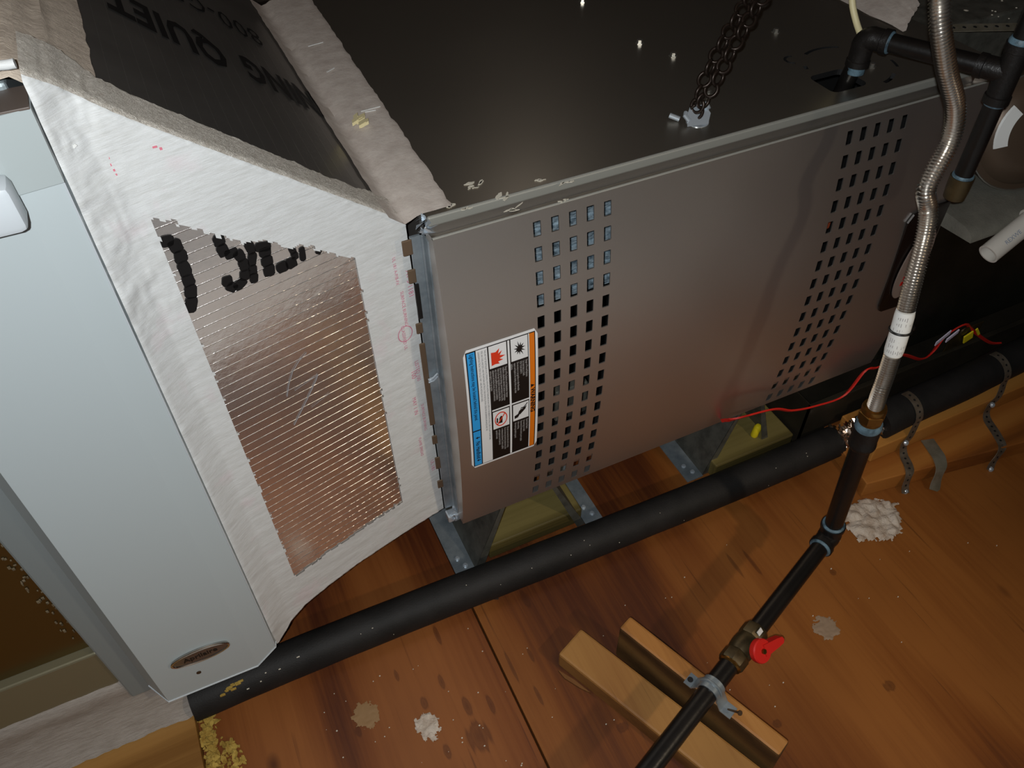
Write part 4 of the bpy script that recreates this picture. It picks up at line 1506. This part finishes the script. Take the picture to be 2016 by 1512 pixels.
obj('riser', MB().tube([EB + rv * 0.02, RT - rv * 0.02], GR * 0.98, 20), M['black_iron'], gas, smooth=True)
cpn = MB().rings(RT - rv * 0.032, rv, [(0, 0.0165), (0.004, 0.0185), (0.009, 0.0185), (0.011, 0.0175), (0.030, 0.0180), (0.040, 0.0172)], 24)
obj('coupling', cpn, M['cast_iron'], gas, smooth=35)
lab(obj('sealant_ring', MB().rings(RT + rv * 0.006, rv, [(0, 0.0168), (0.004, 0.0180), (0.010, 0.0176), (0.014, 0.0160)], 24), M['dope'], gas, smooth=40), 'blue pipe dope under the brass fitting')
bn = MB()
bn.rings(RT + rv * 0.016, rv, [(0, 0.0150), (0.010, 0.0150)], 24)
bn.rings(RT + rv * 0.025, rv, [(0, 0.0165), (0.001, 0.0175), (0.014, 0.0175), (0.015, 0.0165)], 6)
bn.rings(RT + rv * 0.040, rv, [(0, 0.0155), (0.004, 0.0160), (0.009, 0.0150)], 24)
lab(obj('brass_fitting', bn, M['brass'], gas, smooth=25), 'brass flare nut below the corrugated tube')
# ball valve
va = along(tv)
vb = MB()
vb.rings(va - dv * 0.034, dv, [(0, 0.0180), (0.002, 0.0190), (0.018, 0.0190), (0.020, 0.0178)], 8)
vb.rings(va - dv * 0.015, dv, [(0, 0.0165), (0.006, 0.0182), (0.016, 0.0190), (0.026, 0.0182), (0.032, 0.0165)], 24)
vb.rings(va + dv * 0.016, dv, [(0, 0.0178), (0.002, 0.0188), (0.018, 0.0188), (0.020, 0.0178)], 8)
up = Vector((0.38, -0.62, 0.68)).normalized()
up = (up - dv * up.dot(dv)).normalized()
vb.rings(va + up * 0.015, up, [(0, 0.010), (0.010, 0.010), (0.011, 0.007), (0.015, 0.007)], 16)
valve = lab(obj('valve_body', vb, M['old_brass'], gas, smooth=30), 'dull brass ball valve')
sd = dv.cross(up)
hv = va + up * 0.027
hm = MB()
hm.rings(hv, up, [(0, 0.0165), (0.002, 0.0172), (0.008, 0.0172), (0.010, 0.0160)], 28)
lv = (dv * 0.88 + sd * 0.30).normalized()
ls = up.cross(lv)
hm.prism([hv + lv * 0.002 + ls * 0.0085, hv + lv * 0.030 + ls * 0.0062, hv + lv * 0.040 + ls * 0.0045, hv + lv * 0.0425 + ls * 0.0, hv + lv * 0.040 - ls * 0.0045, hv + lv * 0.030 - ls * 0.0062, hv + lv * 0.002 - ls * 0.0085], up * 0.0125)
lab(obj('handle', hm, M['red'], valve, smooth=30), 'red lever handle')
obj('handle_screw', MB().rings(hv + up * 0.0125, up, [(-0.003, 0.0038), (0.0008, 0.0038), (0.001, 0.0020)], 6), M['brass'], valve)
obj('paint_dab', MB().obox(va + dv * 0.026 + sd * -0.008 + up * 0.0178, dv * 0.005, sd * 0.0035, up * 0.0006), M['white_label'], valve)
lab(obj('sealant_ring', MB().rings(va - dv * 0.0375, dv, [(0, 0.0146), (0.002, 0.0170), (0.004, 0.0170)], 24), M['brass'], gas, smooth=30), 'yellow sealant ring at the valve')

# wooden blocks carrying the pipe
def sblock(name, label, A, B, width, z0, z1, mats, bev=0.004, cut=0.0):
    """block from A to B (its left long edge), width to its right"""
    A, B = Vector((*A, 0)), Vector((*B, 0))
    d = (B - A).normalized()
    n = Vector((-d.y, d.x, 0))
    c = (A + B) / 2 + n * width / 2 + Vector((0, 0, (z0 + z1) / 2))
    m = MB().obox(c, d * (B - A).length / 2, n * width / 2, Vector((0, 0, (z1 - z0) / 2)), bev)
    return m


bl = sblock('', '', (-0.052, -0.188), (0.115, -0.574), 0.056, 0.0005, 0.038, None)
tag(obj('wood_block', bl, M['block_wood']), 'pale flat wood block on the floor, left of the pair under the gas pipe', 'wood block')
br = sblock('', '', (0.036, -0.212), (0.134, -0.462), 0.027, 0.0005, 0.089, None, 0.004)
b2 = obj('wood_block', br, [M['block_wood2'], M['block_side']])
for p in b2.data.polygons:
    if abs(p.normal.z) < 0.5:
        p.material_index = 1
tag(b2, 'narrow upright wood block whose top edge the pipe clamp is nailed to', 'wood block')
tag(obj('wood_splinter', MB().prism([(-0.056, -0.197, 0.0008), (-0.040, -0.222, 0.0008), (-0.028, -0.250, 0.0008), (-0.038, -0.238, 0.0008), (-0.053, -0.213, 0.0008)], (0, 0, 0.003)), M['block_wood']), 'pale splinter beside the flat wood block', 'splinter')

# saddle clamp with a bent nail
clampc = Vector((0.0965, -0.3515, 0.0))
tcl = (clampc - Vector((DN.x, DN.y, 0))).dot(Vector((dv.x, dv.y, 0)).normalized())
pc_ = along(tcl)
clamp = thing('pipe_clamp', 'galvanised two-hole clamp holding the gas pipe to the upright block', 'clamp', (pc_.x, pc_.y, 0.09))
sdir = Vector((dv.y, -dv.x, 0)).normalized()      # across the pipe, towards the viewer's right
zt_ = Vector((0, 0, 1))
cpts = [pc_ - sdir * 0.036 + zt_ * (0.0902 - pc_.z), pc_ - sdir * 0.024 + zt_ * (0.0902 - pc_.z)]
for k in range(13):
    a = math.radians(-100 + 200 * k / 12)
    cpts.append(pc_ + (sdir * math.sin(a) + zt_ * math.cos(a)) * (GR + 0.0014))
cpts += [pc_ + sdir * 0.024 + zt_ * (0.0902 - pc_.z), pc_ + sdir * 0.040 + zt_ * (0.0902 - pc_.z)]
obj('saddle', MB().ribbon(cpts, dv, 0.019, 0.0020), M['galv'], clamp, smooth=50)
obj('rib', MB().tube([pc_ + (sdir * math.sin(math.radians(-80 + 160 * k / 12)) + zt_ * math.cos(math.radians(-80 + 160 * k / 12))) * (GR + 0.0026) for k in range(13)], 0.0022, 8), M['galv'], clamp, smooth=True)
obj('screw_hole', MB().rings(pc_ - sdir * 0.031 + zt_ * (0.0912 - pc_.z), zt_, [(0, 0.0042), (0.0004, 0.0040)], 14), M['dark_inside'], clamp)
nb = pc_ + sdir * 0.031 + zt_ * (0.091 - pc_.z)
nt = nb + Vector((0.004, -0.016, 0.019))
nm = MB().tube([nb, nb + (nt - nb) * 0.5, nt], 0.0015, 8)
nm.rings(nt, (nt - nb), [(-0.0008, 0.0035), (0.0008, 0.0035)], 12)
lab(obj('nail', nm, M['nail'], clamp, smooth=30), 'bent brown nail')

# ================================================================== CORRUGATED FLEX CONNECTOR
fx = thing('flexible_gas_connector', 'corrugated stainless flexible gas connector with a kink, in front of the furnace', 'gas connector', (0.38, -0.222, 0.41))
path = spline([(0.3835, -0.2245, 0.4165), (0.3825, -0.2225, 0.448), (0.386, -0.218, 0.476), (0.391, -0.207, 0.546), (0.397, -0.193, 0.608), (0.411, -0.175, 0.652), (0.414, -0.165, 0.677), (0.4065, -0.158, 0.700), (0.4125, -0.154, 0.720),
               (0.4285, -0.147, 0.750), (0.426, -0.14, 0.785), (0.404, -0.13, 0.826), (0.386, -0.12, 0.867), (0.382, -0.11, 0.893), (0.376, -0.1, 0.928), (0.370, -0.09, 0.965), (0.375, -0.075, 1.05), (0.40, -0.06, 1.20), (0.43, -0.05, 1.42)], 0.00085)
rs = [0.00940 + 0.0013 * math.cos(2 * PI * k / 4) for k in range(len(path))]
obj('corrugated_tube', MB().tube(path, rs, 20), M['flex'], fx, smooth=70)
# white label sleeve near the foot, with a black tie


def seg_of(z0, z1):
    return [p for p in path if z0 <= p.z <= z1 and p.y < -0.17]


sl = seg_of(0.505, 0.572)[::8]
sleeve = lab(obj('label_sleeve', MB().tube(sl, [0.0116 if 0 < i < len(sl) - 1 else 0.0109 for i in range(len(sl))], 24), M['white_label'], fx, smooth=40), 'white printed sleeve round the tube')
ztm = Vector(sl[len(sl) // 2])
zd = (sl[-1] - sl[0]).normalized()
zt = MB()
ua = zd.cross(Vector((0, 0, 1)) if abs(zd.z) < 0.9 else Vector((1, 0, 0))).normalized()
ub_ = zd.cross(ua)
tw = [ztm + (ua * math.cos(2 * PI * k / 28) + ub_ * math.sin(2 * PI * k / 28)) * 0.0124 for k in range(28)]
zt.tube(tw, 0.0016, 8, closed=True)
zt.obox(ztm + Vector((0.0135, -0.004, 0.001)), (0.0035, 0, 0), (0, 0.003, 0), (0, 0, 0.003), 0.0008)
lab(obj('cable_tie', zt, M['black_plastic'], fx, smooth=40), 'black cable tie')
pr = MB()
side = Vector((-0.62, -0.72, 0.30))
for row in range(9):
    for i_, frac in enumerate((0.12, 0.25, 0.38, 0.62, 0.75, 0.88)):
        if random.random() < 0.3:
            continue
        c = sl[0] + (sl[-1] - sl[0]) * frac
        an = -0.9 + row * 0.22
        base = (side - zd * side.dot(zd)).normalized()
        dirv = (base * math.cos(an) + zd.cross(base) * math.sin(an)).normalized()
        tang = zd.cross(dirv)
        pr.obox(c + dirv * 0.0117, zd * random.uniform(0.001, 0.003), tang * 0.0004, dirv * 0.0002)
obj('sleeve_print', pr, M['lab_grey'], sleeve, kind='stuff')

# ================================================================== UPPER GAS PIPING ON THE FURNACE TOP
class MBS(MB):
    """the upper run is a size smaller"""
    def rings(self, a, axis, prof, seg=24):
        return MB.rings(self, a, axis, [(d, r * 0.80) for d, r in prof], seg)

    def tube(self, pts, r, seg=12, caps=True, closed=False):
        return MB.tube(self, pts, [q * 0.80 for q in r] if isinstance(r, list) else r * 0.80, seg, caps, closed)


ug = thing('gas_inlet_pipe', 'black iron elbow and pipe entering the furnace top, with a drip leg', 'pipe', (0.50, 0.0, 0.62))
A0 = Vector((0.478, 0.070, 0.715))
A1 = Vector((0.482, 0.055, 0.778))
TE = Vector((0.549, -0.100, 0.782))
hdir = (TE - A1).normalized()
obj('nipple', MBS().tube([Vector((0.476, 0.075, 0.64)), A1 - Vector((0, 0, 0.02))], GR * 0.95, 20), M['black_iron'], ug, smooth=True)
m = MBS()
epts, ers = [], []
z1_ = Vector((0, 0, 1))
for d, r in ((-0.036, 0.0185), (-0.029, 0.0185), (-0.028, 0.0168), (-0.014, 0.0168)):
    epts.append(A1 + z1_ * d)
    ers.append(r)
for k in range(1, 8):
    t = k / 8
    epts.append((1 - t) ** 2 * (A1 - z1_ * 0.014) + 2 * t * (1 - t) * A1 + t * t * (A1 + hdir * 0.014))
    ers.append(0.0178)
for d, r in ((0.014, 0.0168), (0.022, 0.0168), (0.023, 0.0188), (0.031, 0.0188)):
    epts.append(A1 + hdir * d)
    ers.append(r)
obj('elbow', m.tube(epts, ers, 24), M['cast_iron'], ug, smooth=35)
for m in (MBS().rings(A1 + hdir * 0.0305, hdir, [(0, 0.0168), (0.0015, 0.0165), (0.003, 0.0148)], 24),
          MBS().rings(A1 - z1_ * 0.046, z1_, [(0, 0.0140), (0.003, 0.0146), (0.006, 0.0142), (0.0105, 0.0158)], 24)):
    lab(obj('sealant_ring', m, M['dope'], ug, smooth=30), 'blue-grey pipe dope at the elbow')
obj('pipe_run', MBS().tube([A1 + hdir * 0.025, TE - hdir * 0.02], GR, 20), M['black_iron'], ug, smooth=True)
m = MBS()
m.rings(TE - hdir * 0.034, hdir, [(0, 0.0178), (0.008, 0.0178), (0.009, 0.0165), (0.034, 0.0165)], 24)
m.rings(TE + Vector((0.0, 0, -0.036)), z1_, [(0, 0.0185), (0.009, 0.0185), (0.010, 0.0168), (0.060, 0.0168), (0.061, 0.0188), (0.070, 0.0188)], 24)
obj('tee', m, M['cast_iron'], ug, smooth=35)
for m in (MBS().rings(TE + Vector((0, 0, 0.034)), z1_, [(0, 0.0172), (0.003, 0.0170), (0.006, 0.0150)], 24),
          MBS().rings(TE + Vector((0, 0, -0.039)), z1_, [(0, 0.0146), (0.0015, 0.0160), (0.003, 0.0165)], 24),
          MBS().rings(TE + Vector((0, 0, -0.1345)), z1_, [(0, 0.0165), (0.0025, 0.0162), (0.004, 0.0148)], 24)):
    lab(obj('sealant_ring', m, M['dope'], ug, smooth=30), 'blue-grey pipe dope at the tee')
obj('drip_leg', MBS().tube([TE + Vector((0, 0, -0.03)), TE + Vector((0, 0, -0.145))], GR, 20), M['black_iron'], ug, smooth=True)
obj('cap', MBS().rings(TE + Vector((0, 0, -0.168)), z1_, [(0, 0.010), (0.004, 0.0165), (0.018, 0.0178), (0.034, 0.0182)], 24), M['old_brass'], ug, smooth=40)
obj('pipe_run', MBS().tube([TE + Vector((0, 0, 0.03)), TE + Vector((0, 0, 0.62))], GR, 20), M['black_iron'], ug, smooth=True)

# thermostat cable entering beside the elbow
cp_ = spline([(0.516, 0.088, 0.690), (0.518, 0.090, 0.745), (0.5175, 0.094, 0.757), (0.510, 0.102, 0.775), (0.508, 0.115, 0.795), (0.512, 0.128, 0.822), (0.525, 0.14, 0.86), (0.55, 0.15, 0.91), (0.58, 0.26, 1.05), (0.58, 0.40, 1.3)], 0.006)
tag(obj('cable', MB().tube(cp_, 0.0042, 12), M['cream'], smooth=True), 'cream cable entering the furnace top behind the elbow', 'cable')

# ================================================================== COIL CABINET AND CLUTTER AT RIGHT
coil = thing('coil_cabinet', 'dark dusty metal coil cabinet right of the furnace', 'cabinet', (1.0, 0.3, 0.12))
m = MB().box((0.722, 0.028, 0.135), (1.50, 0.115, 0.46), 0.004)
obj('front_panel', m, M['coil_dark'], coil)
m = MB().box((0.735, 0.165, 0.13), (1.5, 0.72, 0.695), 0.004)
lab(obj('upper_box', m, M['galv_dull'], coil), 'spotted dull galvanised box behind the furnace corner')
m = MB()
vs, fs = [], []
pr_ = [(0.110, 0.480), (0.05, 0.4815), (0.0, 0.481), (-0.030, 0.479), (-0.043, 0.475), (-0.050, 0.468), (-0.051, 0.460), (0.03, 0.455)]
for a in range(24):
    x = 0.712 + 0.79 * a / 23
    for y, z in pr_:
        vs.append((x, y, z))
k_ = len(pr_)
for a in range(23):
    for b in range(k_ - 1):
        fs.append((a * k_ + b, (a + 1) * k_ + b, (a + 1) * k_ + b + 1, a * k_ + b + 1))
fs += [tuple(range(k_)), tuple(23 * k_ + b for b in range(k_))]
m.add(vs, fs)
lab(obj('dusty_cover', m, M['dusty'], coil, smooth=50), 'grey dust-covered rounded metal cover')
m = MB()
for k in range(14):
    x, y = random.uniform(0.78, 0.98), random.uniform(0.135, 0.22)
    m.rings((x, y, 0.695), (0, 0, 1), [(0, random.uniform(0.001, 0.004)), (0.0008, 0.001)], 8)
lab(obj('droplet_mark', m, M['speck'], coil, kind='stuff'), 'pale water spots on the dull box')
# drain pan below
pan = MB()
pan.box((0.552, -0.004, 0.0005), (1.48, 0.0, 0.125))
pan.box((0.552, -0.004, 0.0005), (0.555, 0.70, 0.125))
pan.box((0.552, -0.004, 0.010), (1.48, 0.70, 0.014))
pan.box((0.552, -0.010, 0.121), (1.48, 0.0, 0.126), 0.001)
tag(obj('drain_pan', pan, M['pan']), 'dark sheet-metal drain pan behind the black pipes at right', 'drain pan')

# sealed tape patch on the far top joint
m = MB()
vs, fs = [], []
for a in range(18):
    for b in range(12):
        u, v = a / 17, b / 11
        x = 0.658 + 0.090 * v * min(1, 0.45 + u * 3) + 0.004 * nz(u, v, 0, 9)
        y = 0.148 + 0.42 * u + 0.020 * v + (0.010 * nz(v, 0, 2, 8) if a == 0 else 0)
        z = 0.7185 + 0.022 * v + 0.003 * nz(u, v, 1, 14)
        vs.append((x, y, z))
for a in range(17):
    for b in range(11):
        fs.append((a * 12 + b, (a + 1) * 12 + b, (a + 1) * 12 + b + 1, a * 12 + b + 1))
m.add(vs, fs)
vs2 = [(p[0], p[1], p[2] - 0.002) for p in vs]
m.add(vs2, [tuple(reversed(f)) for f in fs])
tag(obj('joint_patch', m, M['tape_top'], smooth=60), 'lumpy beige mastic patch on the far right end of the furnace top', 'mastic patch')

# perforated strap lying on the dull box
m = MB().ribbon([(0.752, 0.150, 0.703), (0.80, 0.128, 0.703), (0.86, 0.103, 0.702), (0.93, 0.074, 0.703)], Vector((0.4, 0.9, 0.15)), 0.019, 0.001)
ps = tag(obj('perforated_strap', m, M['strap_plain']), 'perforated metal strap across the spotted dull box', 'strap')
m = MB()
for k in range(12):
    t = (k + 0.5) / 12
    m.rings(Vector((0.752, 0.150, 0.7036)).lerp(Vector((0.93, 0.074, 0.7036)), t), (0, -0.15, 1), [(0, 0.0030), (0.0003, 0.0028)], 10)
obj('hole_row', m, M['dark_inside'], ps, kind='stuff')

# draft blower motor
mo = thing('blower_motor', 'round brown motor with a white rating label behind the drip leg', 'motor', (0.86, 0.02, 0.478))
mc = Vector((0.868, 0.075, 0.56))
ma_ = Vector((-0.30, -0.85, 0.25)).normalized()
m = MB().rings(mc, ma_, [(0, 0.085), (0.05, 0.085), (0.052, 0.090), (0.060, 0.090), (0.062, 0.080), (0.074, 0.070), (0.082, 0.045), (0.085, 0.01)], 40)
obj('housing', m, M['motor'], mo, smooth=35)
m = MB()
m.tube([mc + ma_ * 0.060 + (ma_.cross(Vector((0, 0, 1))).normalized() * math.cos(2 * PI * k / 40) + ma_.cross(ma_.cross(Vector((0, 0, 1))).normalized()) * math.sin(2 * PI * k / 40)) * 0.090 for k in range(40)], 0.0016, 6, closed=True)
obj('rim', m, M['steel'], mo, smooth=True)
e1 = ma_.cross(Vector((0, 0, 1))).normalized()
e2 = ma_.cross(e1)


def mpt(r, a, off):
    prof_ = [(0.045, 0.082), (0.070, 0.074), (0.080, 0.062)]
    return mc + ma_ * (interp(r, prof_) + off) + (e1 * math.cos(a) + e2 * math.sin(a)) * r


def motor_patch(a0, a1, r0, r1, off):
    m = MB()
    n = 14
    vs, fs = [], []
    for k in range(n + 1):
        a = a0 + (a1 - a0) * k / n
        for r in (r0, (r0 + r1) / 2, r1):
            vs.append(mpt(r, a, off))
    for k in range(n):
        for j in range(2):
            fs.append((k * 3 + j, (k + 1) * 3 + j, (k + 1) * 3 + j + 1, k * 3 + j + 1))
    return m.add(vs, fs)


ANG = math.atan2(0.35, -0.35)
for sgn in (1,):
    ml = lab(obj('rating_label', motor_patch(-0.75, 0.28, 0.048, 0.079, 0.0012), M['white_label'], mo), 'white rating label')

# PVC drain stub
pa, pb = Vector((0.737, -0.070, 0.444)), Vector((0.840, -0.060, 0.490))
pd = (pb - pa).normalized()
m = MB()
m.rings(pa, pd, [(0, 0.0160), (0.0002, 0.0166), (0.10, 0.0166)], 28)
m = MB()
vs, fs = [], []
e1 = pd.cross(Vector((0, 0, 1))).normalized()
e2 = pd.cross(e1)
for d, r in ((0.05, 0.0132), (0.0, 0.0134), (0.0, 0.0160), (0.085, 0.0160), (0.085, 0.0195), (0.16, 0.0195)):
    for k in range(28):
        a = 2 * PI * k / 28
        vs.append(pa + pd * d + (e1 * math.cos(a) + e2 * math.sin(a)) * r)
for j in range(5):
    for k in range(28):
        fs.append((j * 28 + k, j * 28 + (k + 1) % 28, (j + 1) * 28 + (k + 1) % 28, (j + 1) * 28 + k))
m.add(vs, fs)
pv = tag(obj('drain_stub', m, M['pvc'], smooth=35), 'open-ended grey-white plastic drain stub at the right edge', 'pipe')
vs, fs = text_mesh('REXWE', 0.009, 0.0, 1.0)
nrm = (Vector((-0.45, -0.62, 0.62)) - pd * Vector((-0.45, -0.62, 0.62)).dot(pd)).normalized()
tn = nrm.cross(pd)
m = MB()
for_ = []
for x, y in vs:
    an = (y - 0.003) / 0.016
    for_.append(pa + pd * (0.022 + x) + (nrm * math.cos(an) + tn * math.sin(an)) * 0.0163)
m.add(for_, fs)
obj('pipe_print', m, plain('blue_grey_print', '#7d8799', 0.6), pv)

# red cable with white and yellow tags
wp = spline([(0.345, -0.006, 0.190), (0.351, -0.032, 0.219), (0.425, -0.034, 0.207), (0.468, -0.036, 0.185), (0.521, -0.037, 0.172), (0.583, -0.037, 0.169), (0.617, -0.034, 0.213), (0.650, -0.032, 0.205), (0.70, -0.03, 0.212), (0.79, -0.015, 0.150), (0.83, -0.006, 0.143),
             (0.846, -0.004, 0.172), (0.873, -0.003, 0.184), (0.895, -0.004, 0.186), (0.912, -0.004, 0.172), (0.930, -0.008, 0.155), (0.985, -0.015, 0.112), (1.02, -0.02, 0.10)], 0.008)
wire = tag(obj('red_wire', MB().ribbon(wp, Vector((0, -0.5, 0.85)), 0.0058, 0.0028), M['red_wire'], smooth=60), 'red float-switch wire trailing along the furnace bottom', 'wire')
M['lilac'] = plain('lilac_tag', '#d8cfe0', 0.5)
for m in (MB().obox((0.838, -0.008, 0.178), (0.017, 0.002, 0.0065), (0, 0.001, 0), (0.0, 0, 0.0045)), MB().obox((0.860, -0.010, 0.176), (0.013, 0.001, 0.006), (0, 0.0012, 0), (0.0, 0, 0.0042))):
    lab(obj('white_tag', m, M['lilac'], wire), 'white printed tag on the red wire')
for m in (MB().obox((0.912, -0.010, 0.152), (0.010, 0, 0.004), (0, 0.0015, 0), (-0.004, 0, 0.010), 0.001), MB().obox((0.930, -0.012, 0.160), (0.008, 0, -0.010), (0, 0.001, 0), (0.002, 0, 0.0015))):
    lab(obj('yellow_tag', m, M['yellow'], wire), 'yellow tag on the red wire')
m = MB().box((0.865, -0.0055, 0.128), (0.945, -0.0042, 0.176), 0.0004)
m.rings((0.897, -0.0055, 0.170), (0, -1, 0), [(0, 0.0095), (0.002, 0.009)], 16)
tag(obj('fitting_plate', m, M['old_brass']), 'dull brown fitting plate behind the yellow tag', 'plate')

# ================================================================== SPLATS AND LITTER ON THE FLOOR
def splat(name, label, cx, cy, rx, ry, seed, mat, h=0.0025, ridge=False):
    m = MB()
    vs, fs = [], []
    n = 46
    zz = {}
    for a in range(n):
        for b in range(n):
            u, v = -1.1 + 2.2 * a / (n - 1), -1.1 + 2.2 * b / (n - 1)
            r = math.hypot(u, v) + 0.35 * nz(u + seed, v, 0, 2.2) + 0.18 * nz(u, v + seed, 1, 8)
            t = 1 - r
            z = h * min(1, max(0, t) * 4) * (0.45 + 0.55 * abs(nz(u * (1 if ridge else 0.6), v * 0.8 + seed, 2, 3.4 if ridge else 3)) * 2)
            zz[(a, b)] = t
            vs.append((cx + u * rx, cy + v * ry, 0.0004 + z))
    for a in range(n - 1):
        for b in range(n - 1):
            q = ((a, b), (a + 1, b), (a + 1, b + 1), (a, b + 1))
            if all(zz[k] > 0 for k in q):
                fs.append([k[0] * n + k[1] for k in q])
    m.add(vs, fs)
    return tag(obj(name, m, mat, smooth=60), label, 'mastic splat')


splat('mastic_splat', 'large ridged white mastic smear on the floor beside the riser', 0.578, -0.192, 0.056, 0.046, 3, M['mastic_floor'], 0.009, True)
splat('mastic_splat', 'small pale mastic smear in the middle of the bare floor', 0.362, -0.318, 0.022, 0.020, 11, plain('faint_smear', '#8d7660', 0.7), 0.0015)
splat('mastic_splat', 'grey-white mastic smear near the bottom edge of the frame', -0.268, -0.190, 0.018, 0.022, 21, M['mastic_floor'], 0.002)
splat('mastic_splat', 'thin pale smear left of the grey-white one', -0.345, -0.135, 0.020, 0.022, 31, plain('thin_smear', '#8d6d48', 0.7), 0.0008)
tw = MB().tube([(-0.118, -0.028, 0.0022), (-0.105, -0.038, 0.003), (-0.088, -0.046, 0.0022)], 0.0018, 6)
tag(obj('twig', tw, M['dirt']), 'short dark twig sticking out under the long black pipe', 'twig')
tw = MB().tube([(-0.73, -0.085, 0.0215), (-0.70, -0.092, 0.0215), (-0.665, -0.097, 0.0215), (-0.660, -0.094, 0.0215)], 0.0010, 6)
tag(obj('twig', tw, M['dirt']), 'thin twig lying on the pale plywood', 'twig')
lt_ = MB()
for k in range(45):
    x, y = random.uniform(-0.12, 0.75), random.uniform(-0.45, -0.09)
    s = random.uniform(0.0003, 0.0010)
    lt_.obox((x, y, 0.0006), (s, s * 0.4, 0), (-s * 0.4, s * 0.8, 0), (0, 0, 0.0006))
for k in range(40):
    x, y = random.uniform(-0.42, -0.14), random.uniform(-0.30, -0.07)
    s = random.uniform(0.0003, 0.0010)
    lt_.obox((x, y, 0.0002), (s, s * 0.4, 0), (-s * 0.4, s * 0.8, 0), (0, 0, 0.0006))
lo_ = obj('floor_litter', lt_, M['speck'], kind='stuff')
tag(lo_, 'fine pale crumbs scattered over the plywood floor', 'litter')
